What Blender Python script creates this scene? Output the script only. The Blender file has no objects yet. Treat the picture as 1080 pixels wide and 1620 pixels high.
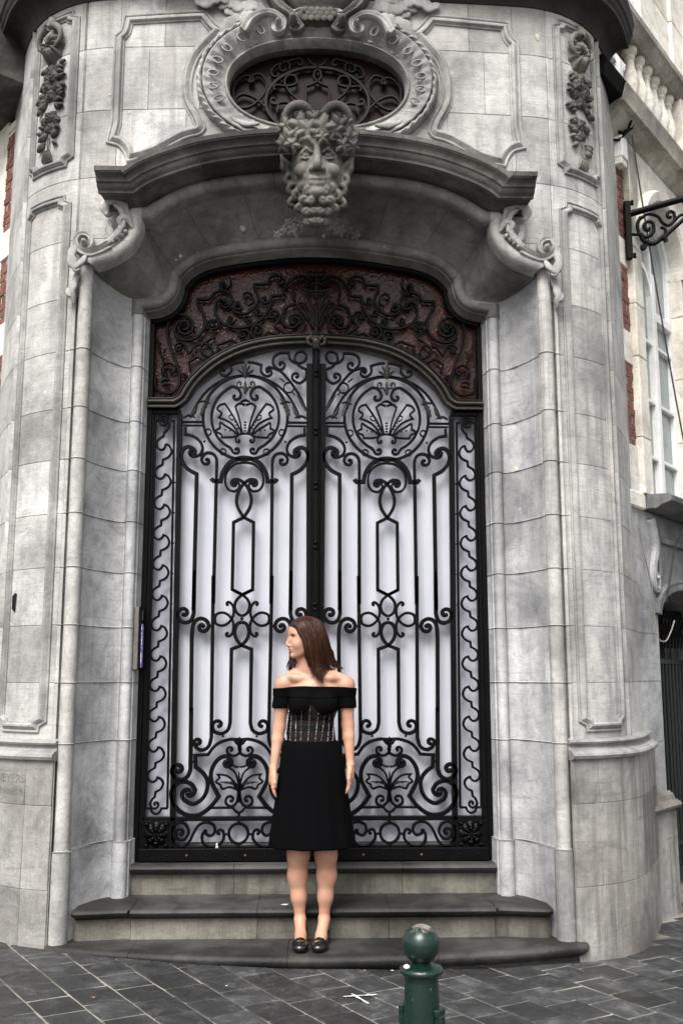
import bpy, math, random
import numpy as np
from mathutils import Vector, noise

random.seed(7); np.random.seed(7)
sc = bpy.context.scene
R = math.radians

# ------------------------------------------------------------------ camera, sky, sun
CAM_H = 1.45; PITCH = R(9.46); YAW = R(1.52); FPX = 1561.0
cam_d = bpy.data.cameras.new('camera'); cam = bpy.data.objects.new('camera', cam_d)
sc.collection.objects.link(cam); sc.camera = cam
cam_d.sensor_fit = 'VERTICAL'; cam_d.sensor_height = 36.0; cam_d.lens = 36.0*FPX/1620.0
cam_d.clip_start = 0.05; cam_d.clip_end = 400
cam.location = (0, 0, CAM_H); cam.rotation_euler = (R(90)+PITCH, 0, -YAW)

SUN_EL, SUN_AZ = R(52), R(200)        # high, diffuse, from the street side behind the camera
world = bpy.data.worlds.new('World'); sc.world = world; world.use_nodes = True
wn = world.node_tree.nodes; wl = world.node_tree.links; wn.clear()
wo = wn.new('ShaderNodeOutputWorld'); wb = wn.new('ShaderNodeBackground'); sky = wn.new('ShaderNodeTexSky')
sky.sky_type = 'NISHITA'; sky.sun_disc = False; sky.sun_elevation = SUN_EL; sky.sun_rotation = SUN_AZ
sky.air_density = 1.0; sky.dust_density = 4.0; sky.ozone_density = 1.0
hs = wn.new('ShaderNodeHueSaturation'); hs.inputs['Saturation'].default_value = 0.22
wl.new(sky.outputs[0], hs.inputs['Color']); wl.new(hs.outputs[0], wb.inputs[0]); wl.new(wb.outputs[0], wo.inputs[0])
wb.inputs[1].default_value = 0.08
sun_d = bpy.data.lights.new('sun', 'SUN'); sun_d.energy = 1.5; sun_d.angle = R(34); sun_d.color = (1, .975, .94)
sun = bpy.data.objects.new('sun', sun_d); sc.collection.objects.link(sun)
sdir = Vector((math.sin(SUN_AZ)*math.cos(SUN_EL), math.cos(SUN_AZ)*math.cos(SUN_EL), math.sin(SUN_EL)))
sun.rotation_euler = sdir.to_track_quat('Z', 'Y').to_euler(); sun.location = (0, 0, 20)
vs = sc.view_settings; vs.view_transform = 'Standard'; vs.look = 'None'; vs.exposure = 1.72; vs.gamma = 1
vs.use_curve_mapping = False

# ------------------------------------------------------------------ measuring the place: a ray of the calibrated view met with a plane
def _ray(u, v):
    a = (u-540)/FPX; b = (810-v)/FPX
    dy = math.cos(PITCH)-b*math.sin(PITCH); dz = math.sin(PITCH)+b*math.cos(PITCH)
    c, s = math.cos(YAW), math.sin(YAW)
    return a*c+dy*s, -a*s+dy*c, dz
def at(u, v, Y):
    x, y, z = _ray(u, v); t = Y/y
    return (x*t, CAM_H+z*t)

# ------------------------------------------------------------------ object helpers
COL = sc.collection
def tag(o, label=None, cat=None, group=None, kind=None):
    for k, v in (('label', label), ('category', cat), ('group', group), ('kind', kind)):
        if v: o[k] = v
    return o
def empty(name, loc=(0, 0, 0), rz=0, **k):
    o = bpy.data.objects.new(name, None); COL.objects.link(o); o.location = loc; o.rotation_euler = (0, 0, rz)
    o.empty_display_size = .1
    return tag(o, **k)
def mesh(name, V, F, mat, parent=None, smooth=True, sharp=35):
    me = bpy.data.meshes.new(name)
    V = np.asarray(V, dtype=np.float64)
    me.from_pydata(V.tolist() if len(V) < 200000 else V, [], F if isinstance(F, list) else F.tolist())
    me.materials.append(mat)
    if smooth:
        me.polygons.foreach_set('use_smooth', [True]*len(me.polygons))
        if sharp < 180: me.set_sharp_from_angle(angle=R(sharp))
    me.update()
    o = bpy.data.objects.new(name, me); COL.objects.link(o)
    if parent is not None:
        o.parent = parent
        o.matrix_parent_inverse = matw(parent).inverted()
    return o
def matw(o):
    m = o.matrix_basis.copy()
    if o.parent: m = matw(o.parent) @ o.matrix_parent_inverse @ m
    return m
class MB:
    def __init__(s): s.V = []; s.F = []
    def add(s, V, F):
        n = len(s.V); s.V.extend([tuple(map(float, v)) for v in V]); s.F.extend([tuple(int(i)+n for i in f) for f in F]); return s
    def obj(s, name, mat, parent=None, smooth=True, sharp=35):
        return mesh(name, s.V, s.F, mat, parent, smooth, sharp)
def dup(o, parent=None):
    c = o.copy(); COL.objects.link(c)
    if parent is not None: c.parent = parent
    return c
def grid_faces(n, m, cu=False, cv=False, flip=False):
    F = []
    for i in range(n if cu else n-1):
        for j in range(m if cv else m-1):
            a = i*m+j; b = ((i+1) % n)*m+j; c = ((i+1) % n)*m+(j+1) % m; d = i*m+(j+1) % m
            F.append((a, d, c, b) if flip else (a, b, c, d))
    return F
def box(mb, x0, x1, y0, y1, z0, z1, bev=0.0, M=None):
    if bev <= 0:
        V = [(x, y, z) for x in (x0, x1) for y in (y0, y1) for z in (z0, z1)]
        F = [(0, 1, 3, 2), (4, 6, 7, 5), (0, 4, 5, 1), (2, 3, 7, 6), (0, 2, 6, 4), (1, 5, 7, 3)]
    else:
        b = bev; V = []; 
        lo = (x0, y0, z0); hi = (x1, y1, z1); idx = {}
        for sx in (0, 1):
            for sy in (0, 1):
                for sz in (0, 1):
                    c = [hi[k] if s else lo[k] for k, s in enumerate((sx, sy, sz))]
                    ins = [c[k]-b if s else c[k]+b for k, s in enumerate((sx, sy, sz))]
                    for k in range(3):
                        p = ins[:]; p[k] = c[k]; idx[(sx, sy, sz, k)] = len(V); V.append(tuple(p))
        F = []
        for k in range(3):
            a, c = [q for q in range(3) if q != k]
            for s in (0, 1):
                q = []
                for (i, j) in ((0, 0), (1, 0), (1, 1), (0, 1)):
                    t = [0, 0, 0]; t[k] = s; t[a] = i; t[c] = j; q.append(idx[(*t, k)])
                flip = (s == 0) ^ (k == 1)
                F.append(tuple(q[::-1]) if flip else tuple(q))
        for k in range(3):
            a, c = [q for q in range(3) if q != k]
            for i in (0, 1):
                for j in (0, 1):
                    t0 = [0, 0, 0]; t1 = [0, 0, 0]; t0[a] = t1[a] = i; t0[c] = t1[c] = j; t1[k] = 1
                    F.append((idx[(*t0, a)], idx[(*t1, a)], idx[(*t1, c)], idx[(*t0, c)]))
        for sx in (0, 1):
            for sy in (0, 1):
                for sz in (0, 1): F.append(tuple(idx[(sx, sy, sz, k)] for k in range(3)))
    if M: V = [M(*v) for v in V]
    mb.add(V, F); return mb

def smooth_path(pts, closed=False, step=0.02, corner=()):
    """Catmull-Rom through pts; indices in corner stay sharp."""
    pts = [np.array(p, float) for p in pts]; n = len(pts); out = []
    segs = n if closed else n-1
    cs = set(c % n for c in corner)
    for i in range(segs):
        p1, p2 = pts[i], pts[(i+1) % n]
        p0 = pts[i-1] if (i > 0 or closed) else p1
        p3 = pts[(i+2) % n] if (i+2 < n or closed) else p2
        if i in cs: p0 = p1
        if (i+1) % n in cs: p3 = p2
        L = np.linalg.norm(p2-p1); k = max(2, int(math.ceil(L/step)))
        if (i in cs or i == 0) and ((i+1) % n in cs or i == n-2) and not closed and i in cs and (i+1) % n in cs: k = 1
        for j in range(k):
            t = j/k; t2 = t*t; t3 = t2*t
            out.append(.5*((2*p1)+(-p0+p2)*t+(2*p0-5*p1+4*p2-p3)*t2+(-p0+3*p1-3*p2+p3)*t3))
    if not closed: out.append(pts[-1])
    return np.array(out)
def offsets(P, closed=False):
    """mitred left normals of a 2-D path"""
    P = np.asarray(P); n = len(P)
    T = []
    for i in range(n):
        a = P[i]-P[i-1] if (i > 0 or closed) else None
        b = P[(i+1) % n]-P[i] if (i < n-1 or closed) else None
        if a is None: a = b
        if b is None: b = a
        a = a/(np.linalg.norm(a)+1e-12); b = b/(np.linalg.norm(b)+1e-12)
        na = np.array((-a[1], a[0])); nb = np.array((-b[1], b[0])); m = na+nb; L = np.linalg.norm(m)
        m = m/L if L > 1e-6 else na
        T.append(m/max(.45, float(m@na)))
    return np.array(T)
def sweep2(P, prof, M, closed=False, scale=None, pclosed=False, caps=True):
    """profile (a across, d out) along 2-D path P, placed by M(s,z,d); returns V,F"""
    N = offsets(P, closed); V = []
    m = len(prof)
    for i, (p, nn) in enumerate(zip(P, N)):
        k = 1 if scale is None else scale[i]
        for a, d in prof:
            q = p+nn*a*k; V.append(M(q[0], q[1], d*k))
    F = grid_faces(len(P), m, closed, pclosed)
    if caps and not closed:
        F.append(tuple(range(m))); F.append(tuple(range((len(P)-1)*m, len(P)*m))[::-1])
    return V, F
def arc(cx, cy, r, a0, a1, n, ry=None):
    ry = ry or r
    return [(cx+r*math.cos(R(a0+(a1-a0)*i/n)), cy+ry*math.sin(R(a0+(a1-a0)*i/n))) for i in range(n+1)]
def tube3(P, rad, nseg=8, caps=True, flat=None):
    """round bar along 3-D path, radius list"""
    P = [np.array(p, float) for p in P]; n = len(P); V = []; ref = None
    if not hasattr(rad, '__len__'): rad = [rad]*n
    for i in range(n):
        t = P[min(n-1, i+1)]-P[max(0, i-1)]; t /= (np.linalg.norm(t)+1e-12)
        if ref is None:
            ref = np.array((0, 0, 1.)) if abs(t[2]) < .9 else np.array((1., 0, 0))
        b = ref-t*(ref@t); b /= (np.linalg.norm(b)+1e-12); ref = b; c = np.cross(t, b)
        for j in range(nseg):
            a = 2*math.pi*j/nseg; V.append(P[i]+(b*math.cos(a)+c*math.sin(a)*(flat or 1))*rad[i])
    F = grid_faces(n, nseg, False, True)
    if caps: F.append(tuple(range(nseg))[::-1]); F.append(tuple(range((n-1)*nseg, n*nseg)))
    return V, F
def lathe(prof, n=32, c=(0, 0, 0)):
    V = [(c[0]+r*math.cos(2*math.pi*j/n), c[1]+r*math.sin(2*math.pi*j/n), c[2]+z) for r, z in prof for j in range(n)]
    F = grid_faces(len(prof), n, False, True, flip=True)
    F.append(tuple(range(n))[::-1]); F.append(tuple(range((len(prof)-1)*n, len(prof)*n)))
    return V, F
def ball(c, r, n=8, m=10):
    rr = r if hasattr(r, '__len__') else (r, r, r); V = []
    for i in range(1, n):
        a = math.pi*i/n
        for j in range(m):
            b = 2*math.pi*j/m; V.append((c[0]+rr[0]*math.sin(a)*math.cos(b), c[1]+rr[1]*math.sin(a)*math.sin(b), c[2]+rr[2]*math.cos(a)))
    F = grid_faces(n-1, m, False, True); k = len(V)
    V += [(c[0], c[1], c[2]+rr[2]), (c[0], c[1], c[2]-rr[2])]
    for j in range(m):
        F.append((k, j, (j+1) % m)); F.append((k+1, (n-2)*m+(j+1) % m, (n-2)*m+j))
    return V, F

# ------------------------------------------------------------------ signed-distance modelling (continuous bodies and carvings)
class SDF:
    def __init__(s, lo, hi, h):
        s.lo = np.array(lo, float); s.h = h; s.n = np.ceil((np.array(hi)-s.lo)/h).astype(int)+1
        s.f = np.full(s.n, 1.0, np.float32)
    def _sub(s, lo, hi, pad):
        a = np.maximum(0, np.floor((np.array(lo)-pad-s.lo)/s.h).astype(int)); b = np.minimum(s.n, np.ceil((np.array(hi)+pad-s.lo)/s.h).astype(int)+1)
        sl = tuple(slice(int(i), int(max(i, j))) for i, j in zip(a, b))
        g = np.meshgrid(*[s.lo[k]+s.h*np.arange(a[k], max(a[k], b[k])) for k in range(3)], indexing='ij')
        return sl, [q.astype(np.float32) for q in g]
    def _comb(s, sl, d, k, mode):
        f = s.f[sl]
        if mode == 'sub':
            d = -d; h = np.clip(.5-.5*(d-f)/max(k, 1e-6)*1.0, 0, 1); h = np.clip(.5+.5*(d-f)/max(k, 1e-6), 0, 1)
            s.f[sl] = f*(1-h)+d*h+k*h*(1-h)
        else:
            h = np.clip(.5+.5*(f-d)/max(k, 1e-6), 0, 1); s.f[sl] = f*(1-h)+d*h-k*h*(1-h)
    def cap(s, a, b, ra, rb, k=.01, mode='add'):
        a = np.array(a, float); b = np.array(b, float); r = max(ra, rb)
        sl, (x, y, z) = s._sub(np.minimum(a, b)-r, np.maximum(a, b)+r, k+3*s.h)
        ab = b-a; L = float(ab@ab)+1e-12
        t = np.clip(((x-a[0])*ab[0]+(y-a[1])*ab[1]+(z-a[2])*ab[2])/L, 0, 1)
        d = np.sqrt((x-a[0]-ab[0]*t)**2+(y-a[1]-ab[1]*t)**2+(z-a[2]-ab[2]*t)**2)-(ra+(rb-ra)*t)
        s._comb(sl, d, k, mode)
    def ell(s, c, r, k=.01, mode='add', ax=None):
        c = np.array(c, float); rm = max(r)
        sl, (x, y, z) = s._sub(c-rm, c+rm, k+3*s.h)
        x = x-c[0]; y = y-c[1]; z = z-c[2]
        if ax is not None:
            ax = np.array(ax, float)
            x, y, z = (x*ax[0][0]+y*ax[0][1]+z*ax[0][2], x*ax[1][0]+y*ax[1][1]+z*ax[1][2], x*ax[2][0]+y*ax[2][1]+z*ax[2][2])
        k0 = np.sqrt((x/r[0])**2+(y/r[1])**2+(z/r[2])**2); k1 = np.sqrt((x/r[0]**2)**2+(y/r[1]**2)**2+(z/r[2]**2)**2)
        s._comb(sl, k0*(k0-1)/(k1+1e-9), k, mode)
    def chain(s, P, rad, k=.008, mode='add'):
        for i in range(len(P)-1): s.cap(P[i], P[i+1], rad[i], rad[i+1], k, mode)
    def mesh(s, smooth=2):
        f = s.f; n = f.shape; ins = f < 0
        c = ins[:-1, :-1, :-1].astype(np.int8).copy(); tot = np.zeros_like(c)
        for dx in (0, 1):
            for dy in (0, 1):
                for dz in (0, 1): tot += ins[dx:n[0]-1+dx, dy:n[1]-1+dy, dz:n[2]-1+dz]
        act = (tot > 0) & (tot < 8); idx = np.full(act.shape, -1, np.int64); I = np.argwhere(act); idx[act] = np.arange(len(I))
        acc = np.zeros((len(I), 3)); cnt = np.zeros(len(I))
        corners = [(dx, dy, dz) for dx in (0, 1) for dy in (0, 1) for dz in (0, 1)]
        for p in corners:
            for k in range(3):
                if p[k]: continue
                q = list(p); q[k] = 1; q = tuple(q)
                fa = f[I[:, 0]+p[0], I[:, 1]+p[1], I[:, 2]+p[2]]; fb = f[I[:, 0]+q[0], I[:, 1]+q[1], I[:, 2]+q[2]]
                m = (fa < 0) != (fb < 0); t = np.where(m, fa/(fa-fb+1e-12), 0)
                pt = np.tile(np.array(p, float), (len(I), 1)); pt[:, k] += t; acc += pt*m[:, None]; cnt += m
        V = (I+acc/cnt[:, None])*s.h+s.lo
        F = []
        for k in range(3):
            a, b = [(1, 2), (2, 0), (0, 1)][k]
            sl0 = [slice(1, -1)]*3; sl0[k] = slice(0, -1); sl1 = [slice(1, -1)]*3; sl1[k] = slice(1, None)
            A = ins[tuple(sl0)]; B = ins[tuple(sl1)]; E = np.argwhere(A != B); 
            if len(E) == 0: continue
            sgn = A[E[:, 0], E[:, 1], E[:, 2]]
            base = E+1; base[:, k] = E[:, k]
            def g(da, db):
                q = base.copy(); q[:, a] -= da; q[:, b] -= db; return idx[q[:, 0], q[:, 1], q[:, 2]]
            Q = np.stack([g(0, 0), g(1, 0), g(1, 1), g(0, 1)], 1)
            Q[~sgn] = Q[~sgn][:, ::-1]; F.append(Q)
        F = np.concatenate(F); F = F[(F >= 0).all(1)]
        for _ in range(smooth):
            acc = np.zeros_like(V); cnt = np.zeros(len(V))
            for i in range(4):
                for j in (1, 3):
                    np.add.at(acc, F[:, i], V[F[:, (i+j) % 4]]); np.add.at(cnt, F[:, i], 1)
            V = V*.4+.6*acc/np.maximum(cnt, 1)[:, None]
        return V, F

# ------------------------------------------------------------------ materials
def newmat(name):
    m = bpy.data.materials.new(name); m.use_nodes = True; t = m.node_tree; t.nodes.clear()
    o = t.nodes.new('ShaderNodeOutputMaterial'); b = t.nodes.new('ShaderNodeBsdfPrincipled'); t.links.new(b.outputs[0], o.inputs[0])
    return m, t, b
def N(t, ty, **k):
    n = t.nodes.new(ty)
    for a, v in k.items():
        if a in n.inputs.keys(): n.inputs[a].default_value = v
        else: setattr(n, a, v)
    return n
def noi(t, vec, scale, detail=5, rough=.6, dist=0, stretch=None):
    if stretch:
        mp = t.nodes.new('ShaderNodeMapping'); mp.inputs['Scale'].default_value = stretch; t.links.new(vec, mp.inputs[0]); vec = mp.outputs[0]
    n = t.nodes.new('ShaderNodeTexNoise'); n.inputs['Scale'].default_value = scale; n.inputs['Detail'].default_value = detail
    n.inputs['Roughness'].default_value = rough; n.inputs['Distortion'].default_value = dist; t.links.new(vec, n.inputs['Vector']); return n.outputs['Fac']
def ramp(t, fac, stops):
    r = t.nodes.new('ShaderNodeValToRGB'); el = r.color_ramp.elements
    while len(el) < len(stops): el.new(.5)
    for e, (p, c) in zip(el, stops): e.position = p; e.color = (*c, 1) if len(c) == 3 else c
    t.links.new(fac, r.inputs[0]); return r.outputs[0]
def mix(t, a, b, fac, mode='MIX'):
    m = t.nodes.new('ShaderNodeMixRGB'); m.blend_type = mode
    for i, v in ((1, a), (2, b), (0, fac)):
        if hasattr(v, 'node'): t.links.new(v, m.inputs[i])
        else: m.inputs[i].default_value = (*v, 1) if hasattr(v, '__len__') else v
    return m.outputs[0]
def mth(t, op, a, b=0.0):
    m = t.nodes.new('ShaderNodeMath'); m.operation = op
    for i, v in ((0, a), (1, b)):
        if hasattr(v, 'node'): t.links.new(v, m.inputs[i])
        else: m.inputs[i].default_value = v
    return m.outputs[0]
def bump(t, b, h, strength=.3, dist=.01, prev=None):
    n = t.nodes.new('ShaderNodeBump'); n.inputs['Strength'].default_value = strength; n.inputs['Distance'].default_value = dist
    t.links.new(h, n.inputs['Height'])
    if prev: t.links.new(prev, n.inputs['Normal'])
    t.links.new(n.outputs[0], b.inputs['Normal']); return n.outputs[0]
def stone(name, pale, mid, dark, soot=.5, streak=.5, tool=0, rough=.85, bumpk=1.0, warm=None, sootcol=(.05, .047, .043), spots=True, orand=.22):
    m, t, b = newmat(name)
    tc = t.nodes.new('ShaderNodeTexCoord'); geo = t.nodes.new('ShaderNodeNewGeometry'); P = geo.outputs['Position']
    oi = t.nodes.new('ShaderNodeObjectInfo')
    n1 = noi(t, P, 1.7, 6, .62, .4); n2 = noi(t, P, 22, 5, .7); n3 = noi(t, P, 130, 3, .7); n4 = noi(t, P, 6, 6, .7, .6)
    col = ramp(t, n1, [(.34, dark), (.47, mid), (.60, pale)])
    col = mix(t, col, ramp(t, n4, [(.35, (.62, .62, .63)), (.5, (.90, .90, .90)), (.7, (1.08, 1.07, 1.05))]), .85, 'MULTIPLY')
    col = mix(t, col, ramp(t, n2, [(.3, (.70, .70, .71)), (.55, (1, 1, 1))]), .55, 'MULTIPLY')
    col = mix(t, col, ramp(t, n3, [(.34, (.60, .60, .60)), (.6, (1.06, 1.06, 1.06))]), .5, 'MULTIPLY')
    if warm:
        col = mix(t, col, warm, mth(t, 'MULTIPLY', ramp(t, noi(t, P, .9, 4, .6, 1.0), [(.45, (0, 0, 0)), (.75, (1, 1, 1))]), .45))
    if streak:
        st = noi(t, P, 1.0, 6, .65, .25, (16, 16, .9)); st2 = noi(t, P, .8, 3, .5)
        sm = mth(t, 'MULTIPLY', ramp(t, st, [(.47, (0, 0, 0)), (.62, (1, 1, 1))]), ramp(t, st2, [(.40, (0, 0, 0)), (.56, (1, 1, 1))]))
        col = mix(t, col, tuple(c*.45 for c in mid), mth(t, 'MULTIPLY', sm, streak))
        # horizontal bedding veins of the limestone
        vn = noi(t, P, 1.0, 5, .6, .8, (2.5, 2.5, 30))
        col = mix(t, col, tuple(c*.55 for c in mid), mth(t, 'MULTIPLY', ramp(t, vn, [(.60, (0, 0, 0)), (.66, (1, 1, 1))]), .45))
    if soot:
        s1 = noi(t, P, 2.6, 8, .72, .7); s2 = noi(t, P, 40, 3, .6)
        sm = mth(t, 'MULTIPLY', ramp(t, s1, [(.62-.25*soot, (0, 0, 0)), (.80-.2*soot, (1, 1, 1))]), ramp(t, s2, [(.2, (.55, .55, .55)), (.6, (1, 1, 1))]))
        col = mix(t, col, sootcol, mth(t, 'MULTIPLY', sm, min(.95, .25+.75*soot)))
    if spots:
        vo = t.nodes.new('ShaderNodeTexVoronoi'); vo.inputs['Scale'].default_value = 3.1; vo.inputs['Randomness'].default_value = 1; t.links.new(P, vo.inputs['Vector'])
        sp = ramp(t, mth(t, 'ADD', vo.outputs['Distance'], mth(t, 'MULTIPLY', n3, .02)), [(.028, (1, 1, 1)), (.036, (0, 0, 0))])
        col = mix(t, col, (.62, .60, .55), mth(t, 'MULTIPLY', sp, .55))
    if tool:
        tw = noi(t, P, 1.0, 2, .5, 0, (7, 7, 260)) if tool == 1 else noi(t, P, 1.0, 2, .5, 0, (230, 230, 5))
        col = mix(t, col, ramp(t, tw, [(.38, (.80, .80, .80)), (.6, (1.04, 1.04, 1.04))]), .55, 'MULTIPLY')
    # each block its own tone
    rr = ramp(t, oi.outputs['Random'], [(0, (1-orand,)*3), (1, (1+orand*.6,)*3)])
    col = mix(t, col, rr, 1, 'MULTIPLY')
    t.links.new(col, b.inputs['Base Color']); b.inputs['Roughness'].default_value = rough
    b.inputs['Specular IOR Level'].default_value = .3
    p = bump(t, b, n4, .35*bumpk, .02); p = bump(t, b, n2, .5*bumpk, .007, p); p = bump(t, b, n3, .6*bumpk, .0022, p)
    if tool: bump(t, b, tw, .35, .0015, p)
    return m
M_stone = stone('pale_bluestone', (.54, .53, .505), (.43, .422, .405), (.27, .266, .255), soot=.13, streak=.6, tool=1, warm=(.44, .41, .36))
M_frame = stone('bluestone_moulding', (.42, .41, .39), (.31, .305, .29), (.19, .185, .175), soot=.22, streak=.5)
M_splay = stone('bluestone_reveal', (.55, .55, .55), (.43, .43, .435), (.27, .27, .275), soot=.18, streak=.45)
M_roll = stone('bluestone_roll', (.52, .50, .47), (.42, .41, .385), (.30, .29, .27), soot=.16, streak=.6, orand=.1)
M_base = stone('stained_plinth_stone', (.37, .36, .335), (.255, .247, .228), (.13, .125, .114), soot=.36, streak=.9, tool=2, spots=True, warm=(.28, .245, .2))
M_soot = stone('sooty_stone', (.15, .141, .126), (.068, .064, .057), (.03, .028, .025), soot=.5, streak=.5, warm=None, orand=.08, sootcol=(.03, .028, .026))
M_carve = stone('carved_weathered_stone', (.19, .177, .155), (.095, .089, .078), (.038, .035, .031), soot=.4, streak=.1, spots=False, orand=.05, sootcol=(.04, .038, .035))
M_arch = stone('dark_arch_stone', (.29, .28, .26), (.185, .178, .165), (.095, .09, .083), soot=.34, streak=.3, spots=True, orand=.14)  # arch stones share one tone, darker than the jambs
M_tread = stone('dark_tread_stone', (.062, .058, .054), (.026, .0245, .023), (.011, .0105, .010), soot=.2, streak=0, rough=.62, sootcol=(.02, .02, .02), spots=True, orand=.1)
M_riser = stone('riser_stone', (.21, .195, .165), (.13, .12, .10), (.06, .057, .05), soot=.3, streak=.7, tool=2, spots=False)
M_mortar = stone('joint_mortar', (.36, .35, .33), (.27, .263, .25), (.17, .166, .158), soot=0, streak=0, spots=False)
M_cream = stone('cream_limestone', (.86, .82, .74), (.78, .73, .64), (.66, .60, .50), soot=.02, streak=.2, orand=.1, sootcol=(.2, .18, .15))
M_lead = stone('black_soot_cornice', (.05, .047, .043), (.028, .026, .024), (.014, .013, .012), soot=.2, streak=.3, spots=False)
M_cdark = stone('weathered_cornice_stone', (.55, .51, .44), (.40, .365, .31), (.22, .2, .17), soot=.25, streak=.4)
M_greyl = stone('grey_ledge_stone', (.24, .24, .24), (.17, .17, .17), (.1, .1, .1), soot=.3, streak=.5)

def simple(name, col, rough=.5, metal=0, var=.2, scale=30, bmp=.1, spec=.5, bd=.002):
    m, t, b = newmat(name); geo = t.nodes.new('ShaderNodeNewGeometry'); P = geo.outputs['Position']
    n = noi(t, P, scale, 5, .65); n2 = noi(t, P, scale*.15, 4, .6)
    c = mix(t, col, ramp(t, n, [(.3, (1-var,)*3), (.65, (1+var*.4,)*3)]), 1, 'MULTIPLY')
    c = mix(t, c, ramp(t, n2, [(.3, (1-var,)*3), (.65, (1+var*.3,)*3)]), 1, 'MULTIPLY')
    t.links.new(c, b.inputs['Base Color']); b.inputs['Metallic'].default_value = metal
    t.links.new(mth(t, 'ADD', mth(t, 'MULTIPLY', n, .25), rough-.12), b.inputs['Roughness'])
    b.inputs['Specular IOR Level'].default_value = spec
    if bmp: bump(t, b, n, bmp, bd)
    return m
# ------------------------------------------------------------------ plan of the rounded street corner
_half = [(0, 5.42), (.7, 5.43), (1.2, 5.455), (1.36, 5.475), (1.50, 5.52), (1.63, 5.595), (1.72, 5.672), (1.79, 5.755), (1.86, 5.87), (1.95, 6.05), (2.06, 6.30), (2.12, 6.44)]
_pl = smooth_path([(-x, y) for x, y in _half[:0:-1]]+_half, step=.01)
_sl = np.concatenate([[0], np.cumsum(np.linalg.norm(np.diff(_pl, axis=0), axis=1))]); _sl -= _sl[-1]/2
_tan = np.gradient(_pl, axis=0); _tan /= np.linalg.norm(_tan, axis=1)[:, None]
def MC(s, z, d):
    x = np.interp(s, _sl, _pl[:, 0]); y = np.interp(s, _sl, _pl[:, 1]); tx = np.interp(s, _sl, _tan[:, 0]); ty = np.interp(s, _sl, _tan[:, 1])
    return (x+ty*d, y-tx*d, z)
def s_of_x(x): return float(np.interp(x, _pl[:, 0], _sl))
def sz(u, v):
    """photo direction -> (s,z) where it meets the curved wall face"""
    lo = None
    for s in np.arange(-1.0, _sl[-1], .01) if u > 540 else np.arange(1.0, -_sl[-1], -.01):
        x, y, _ = MC(s, 0, 0); X, Z = at(u, v, y)
        if lo is not None and (X-x)*lo <= 0: return s, Z
        lo = X-x
    return s, Z
S_END = _sl[-1]

bld = empty('corner_building', (0, 5.5, 0), label='grey bluestone corner building with rounded pilasters around a tall arched doorway', cat='building')
def wall_block(s0, s1, z0, z1, mat, dfun=lambda s: 0.0, hole=None, ds=.035, g=.0009, bev=.0018, name='stone_block', extra=(), base=0.0):
    ss = sorted(set([s0+g, s0+g+bev, s1-g-bev, s1-g]+[s for s in extra if s0+.01 < s < s1-.01]+list(np.arange(s0+.02, s1-.015, ds))))
    zz = [z0+g, z0+g+bev, z1-g-bev, z1-g]
    if hole is not None: zz = sorted(set(zz+list(np.arange(z0+.02, z1-.015, .02))))
    V = []; 
    def dd(s, z):
        e = min(s-(s0+g), (s1-g)-s, z-(z0+g), (z1-g)-z); return base+dfun(s)-(bev*1.2 if e < bev*.5 else 0)
    F = []; m = len(zz)
    for s in ss:
        for z in zz: V.append(MC(s, z, dd(s, z)))
    for i in range(len(ss)-1):
        for j in range(m-1):
            if hole is not None and hole((ss[i]+ss[i+1])/2, (zz[j]+zz[j+1])/2): continue
            F.append((i*m+j, (i+1)*m+j, (i+1)*m+j+1, i*m+j+1))
    if not F: return
    # returns (edge faces into the joint)
    n0 = len(V)
    ring = [(i, 0) for i in range(len(ss))]+[(len(ss)-1, j) for j in range(1, m)]+[(i, m-1) for i in range(len(ss)-2, -1, -1)]+[(0, j) for j in range(m-2, 0, -1)]
    for i, j in ring: V.append(MC(ss[i], zz[j], base+dfun(ss[i])-.03))
    if hole is None:
        k = len(ring)
        for q in range(k):
            a = ring[q]; b = ring[(q+1) % k]
            F.append((a[0]*m+a[1], n0+q, n0+(q+1) % k, b[0]*m+b[1]))
    return mesh(name, V, F, mat, bld)

# vertical relief of the rounded side pilasters
SP = [1.395, 1.402, 1.408, 1.4149, 1.415, 1.469, 1.470, 1.475, 1.482]
SG = s_of_x(1.80)
def dcol(s):
    s = abs(s)
    if s < 1.402: return -.022
    if s < 1.415: return .004
    if SG-.012 < s < SG+.004: return -.03
    if SG+.004 <= s < SG+.02: return .012
    return 0.0
COLX = [1.402, 1.4019, 1.415, 1.4149, SG-.0121, SG-.012, SG+.0039, SG+.004, SG+.0199, SG+.02]
COLX = sorted(COLX+[-x for x in COLX])
courses = [-.12, .35, .775, 1.03, 1.416, 1.729, 2.047, 2.35, 2.659, 2.958, 3.30, 3.619, 3.975, 4.36, 4.79, 5.20, 5.62, 6.05]
for k in range(len(courses)-1):
    z0, z1 = courses[k], courses[k+1]
    for sg in (-1, 1):
        base = .055 if z1 <= 1.04 else 0.0
        m = M_base if z1 <= 1.04 else M_stone
        cuts = [1.395, SG-.004, S_END-.02]
        if z1 <= 1.04: cuts = [1.395-.02, 1.53, SG+.04, S_END-.02]
        for a, b in zip(cuts[:-1], cuts[1:]):
            s0, s1 = (a, b) if sg > 0 else (-b, -a)
            wall_block(s0, s1, z0, z1, m, dcol if base == 0 else (lambda s: 0.0), None, extra=COLX, base=base)

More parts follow.
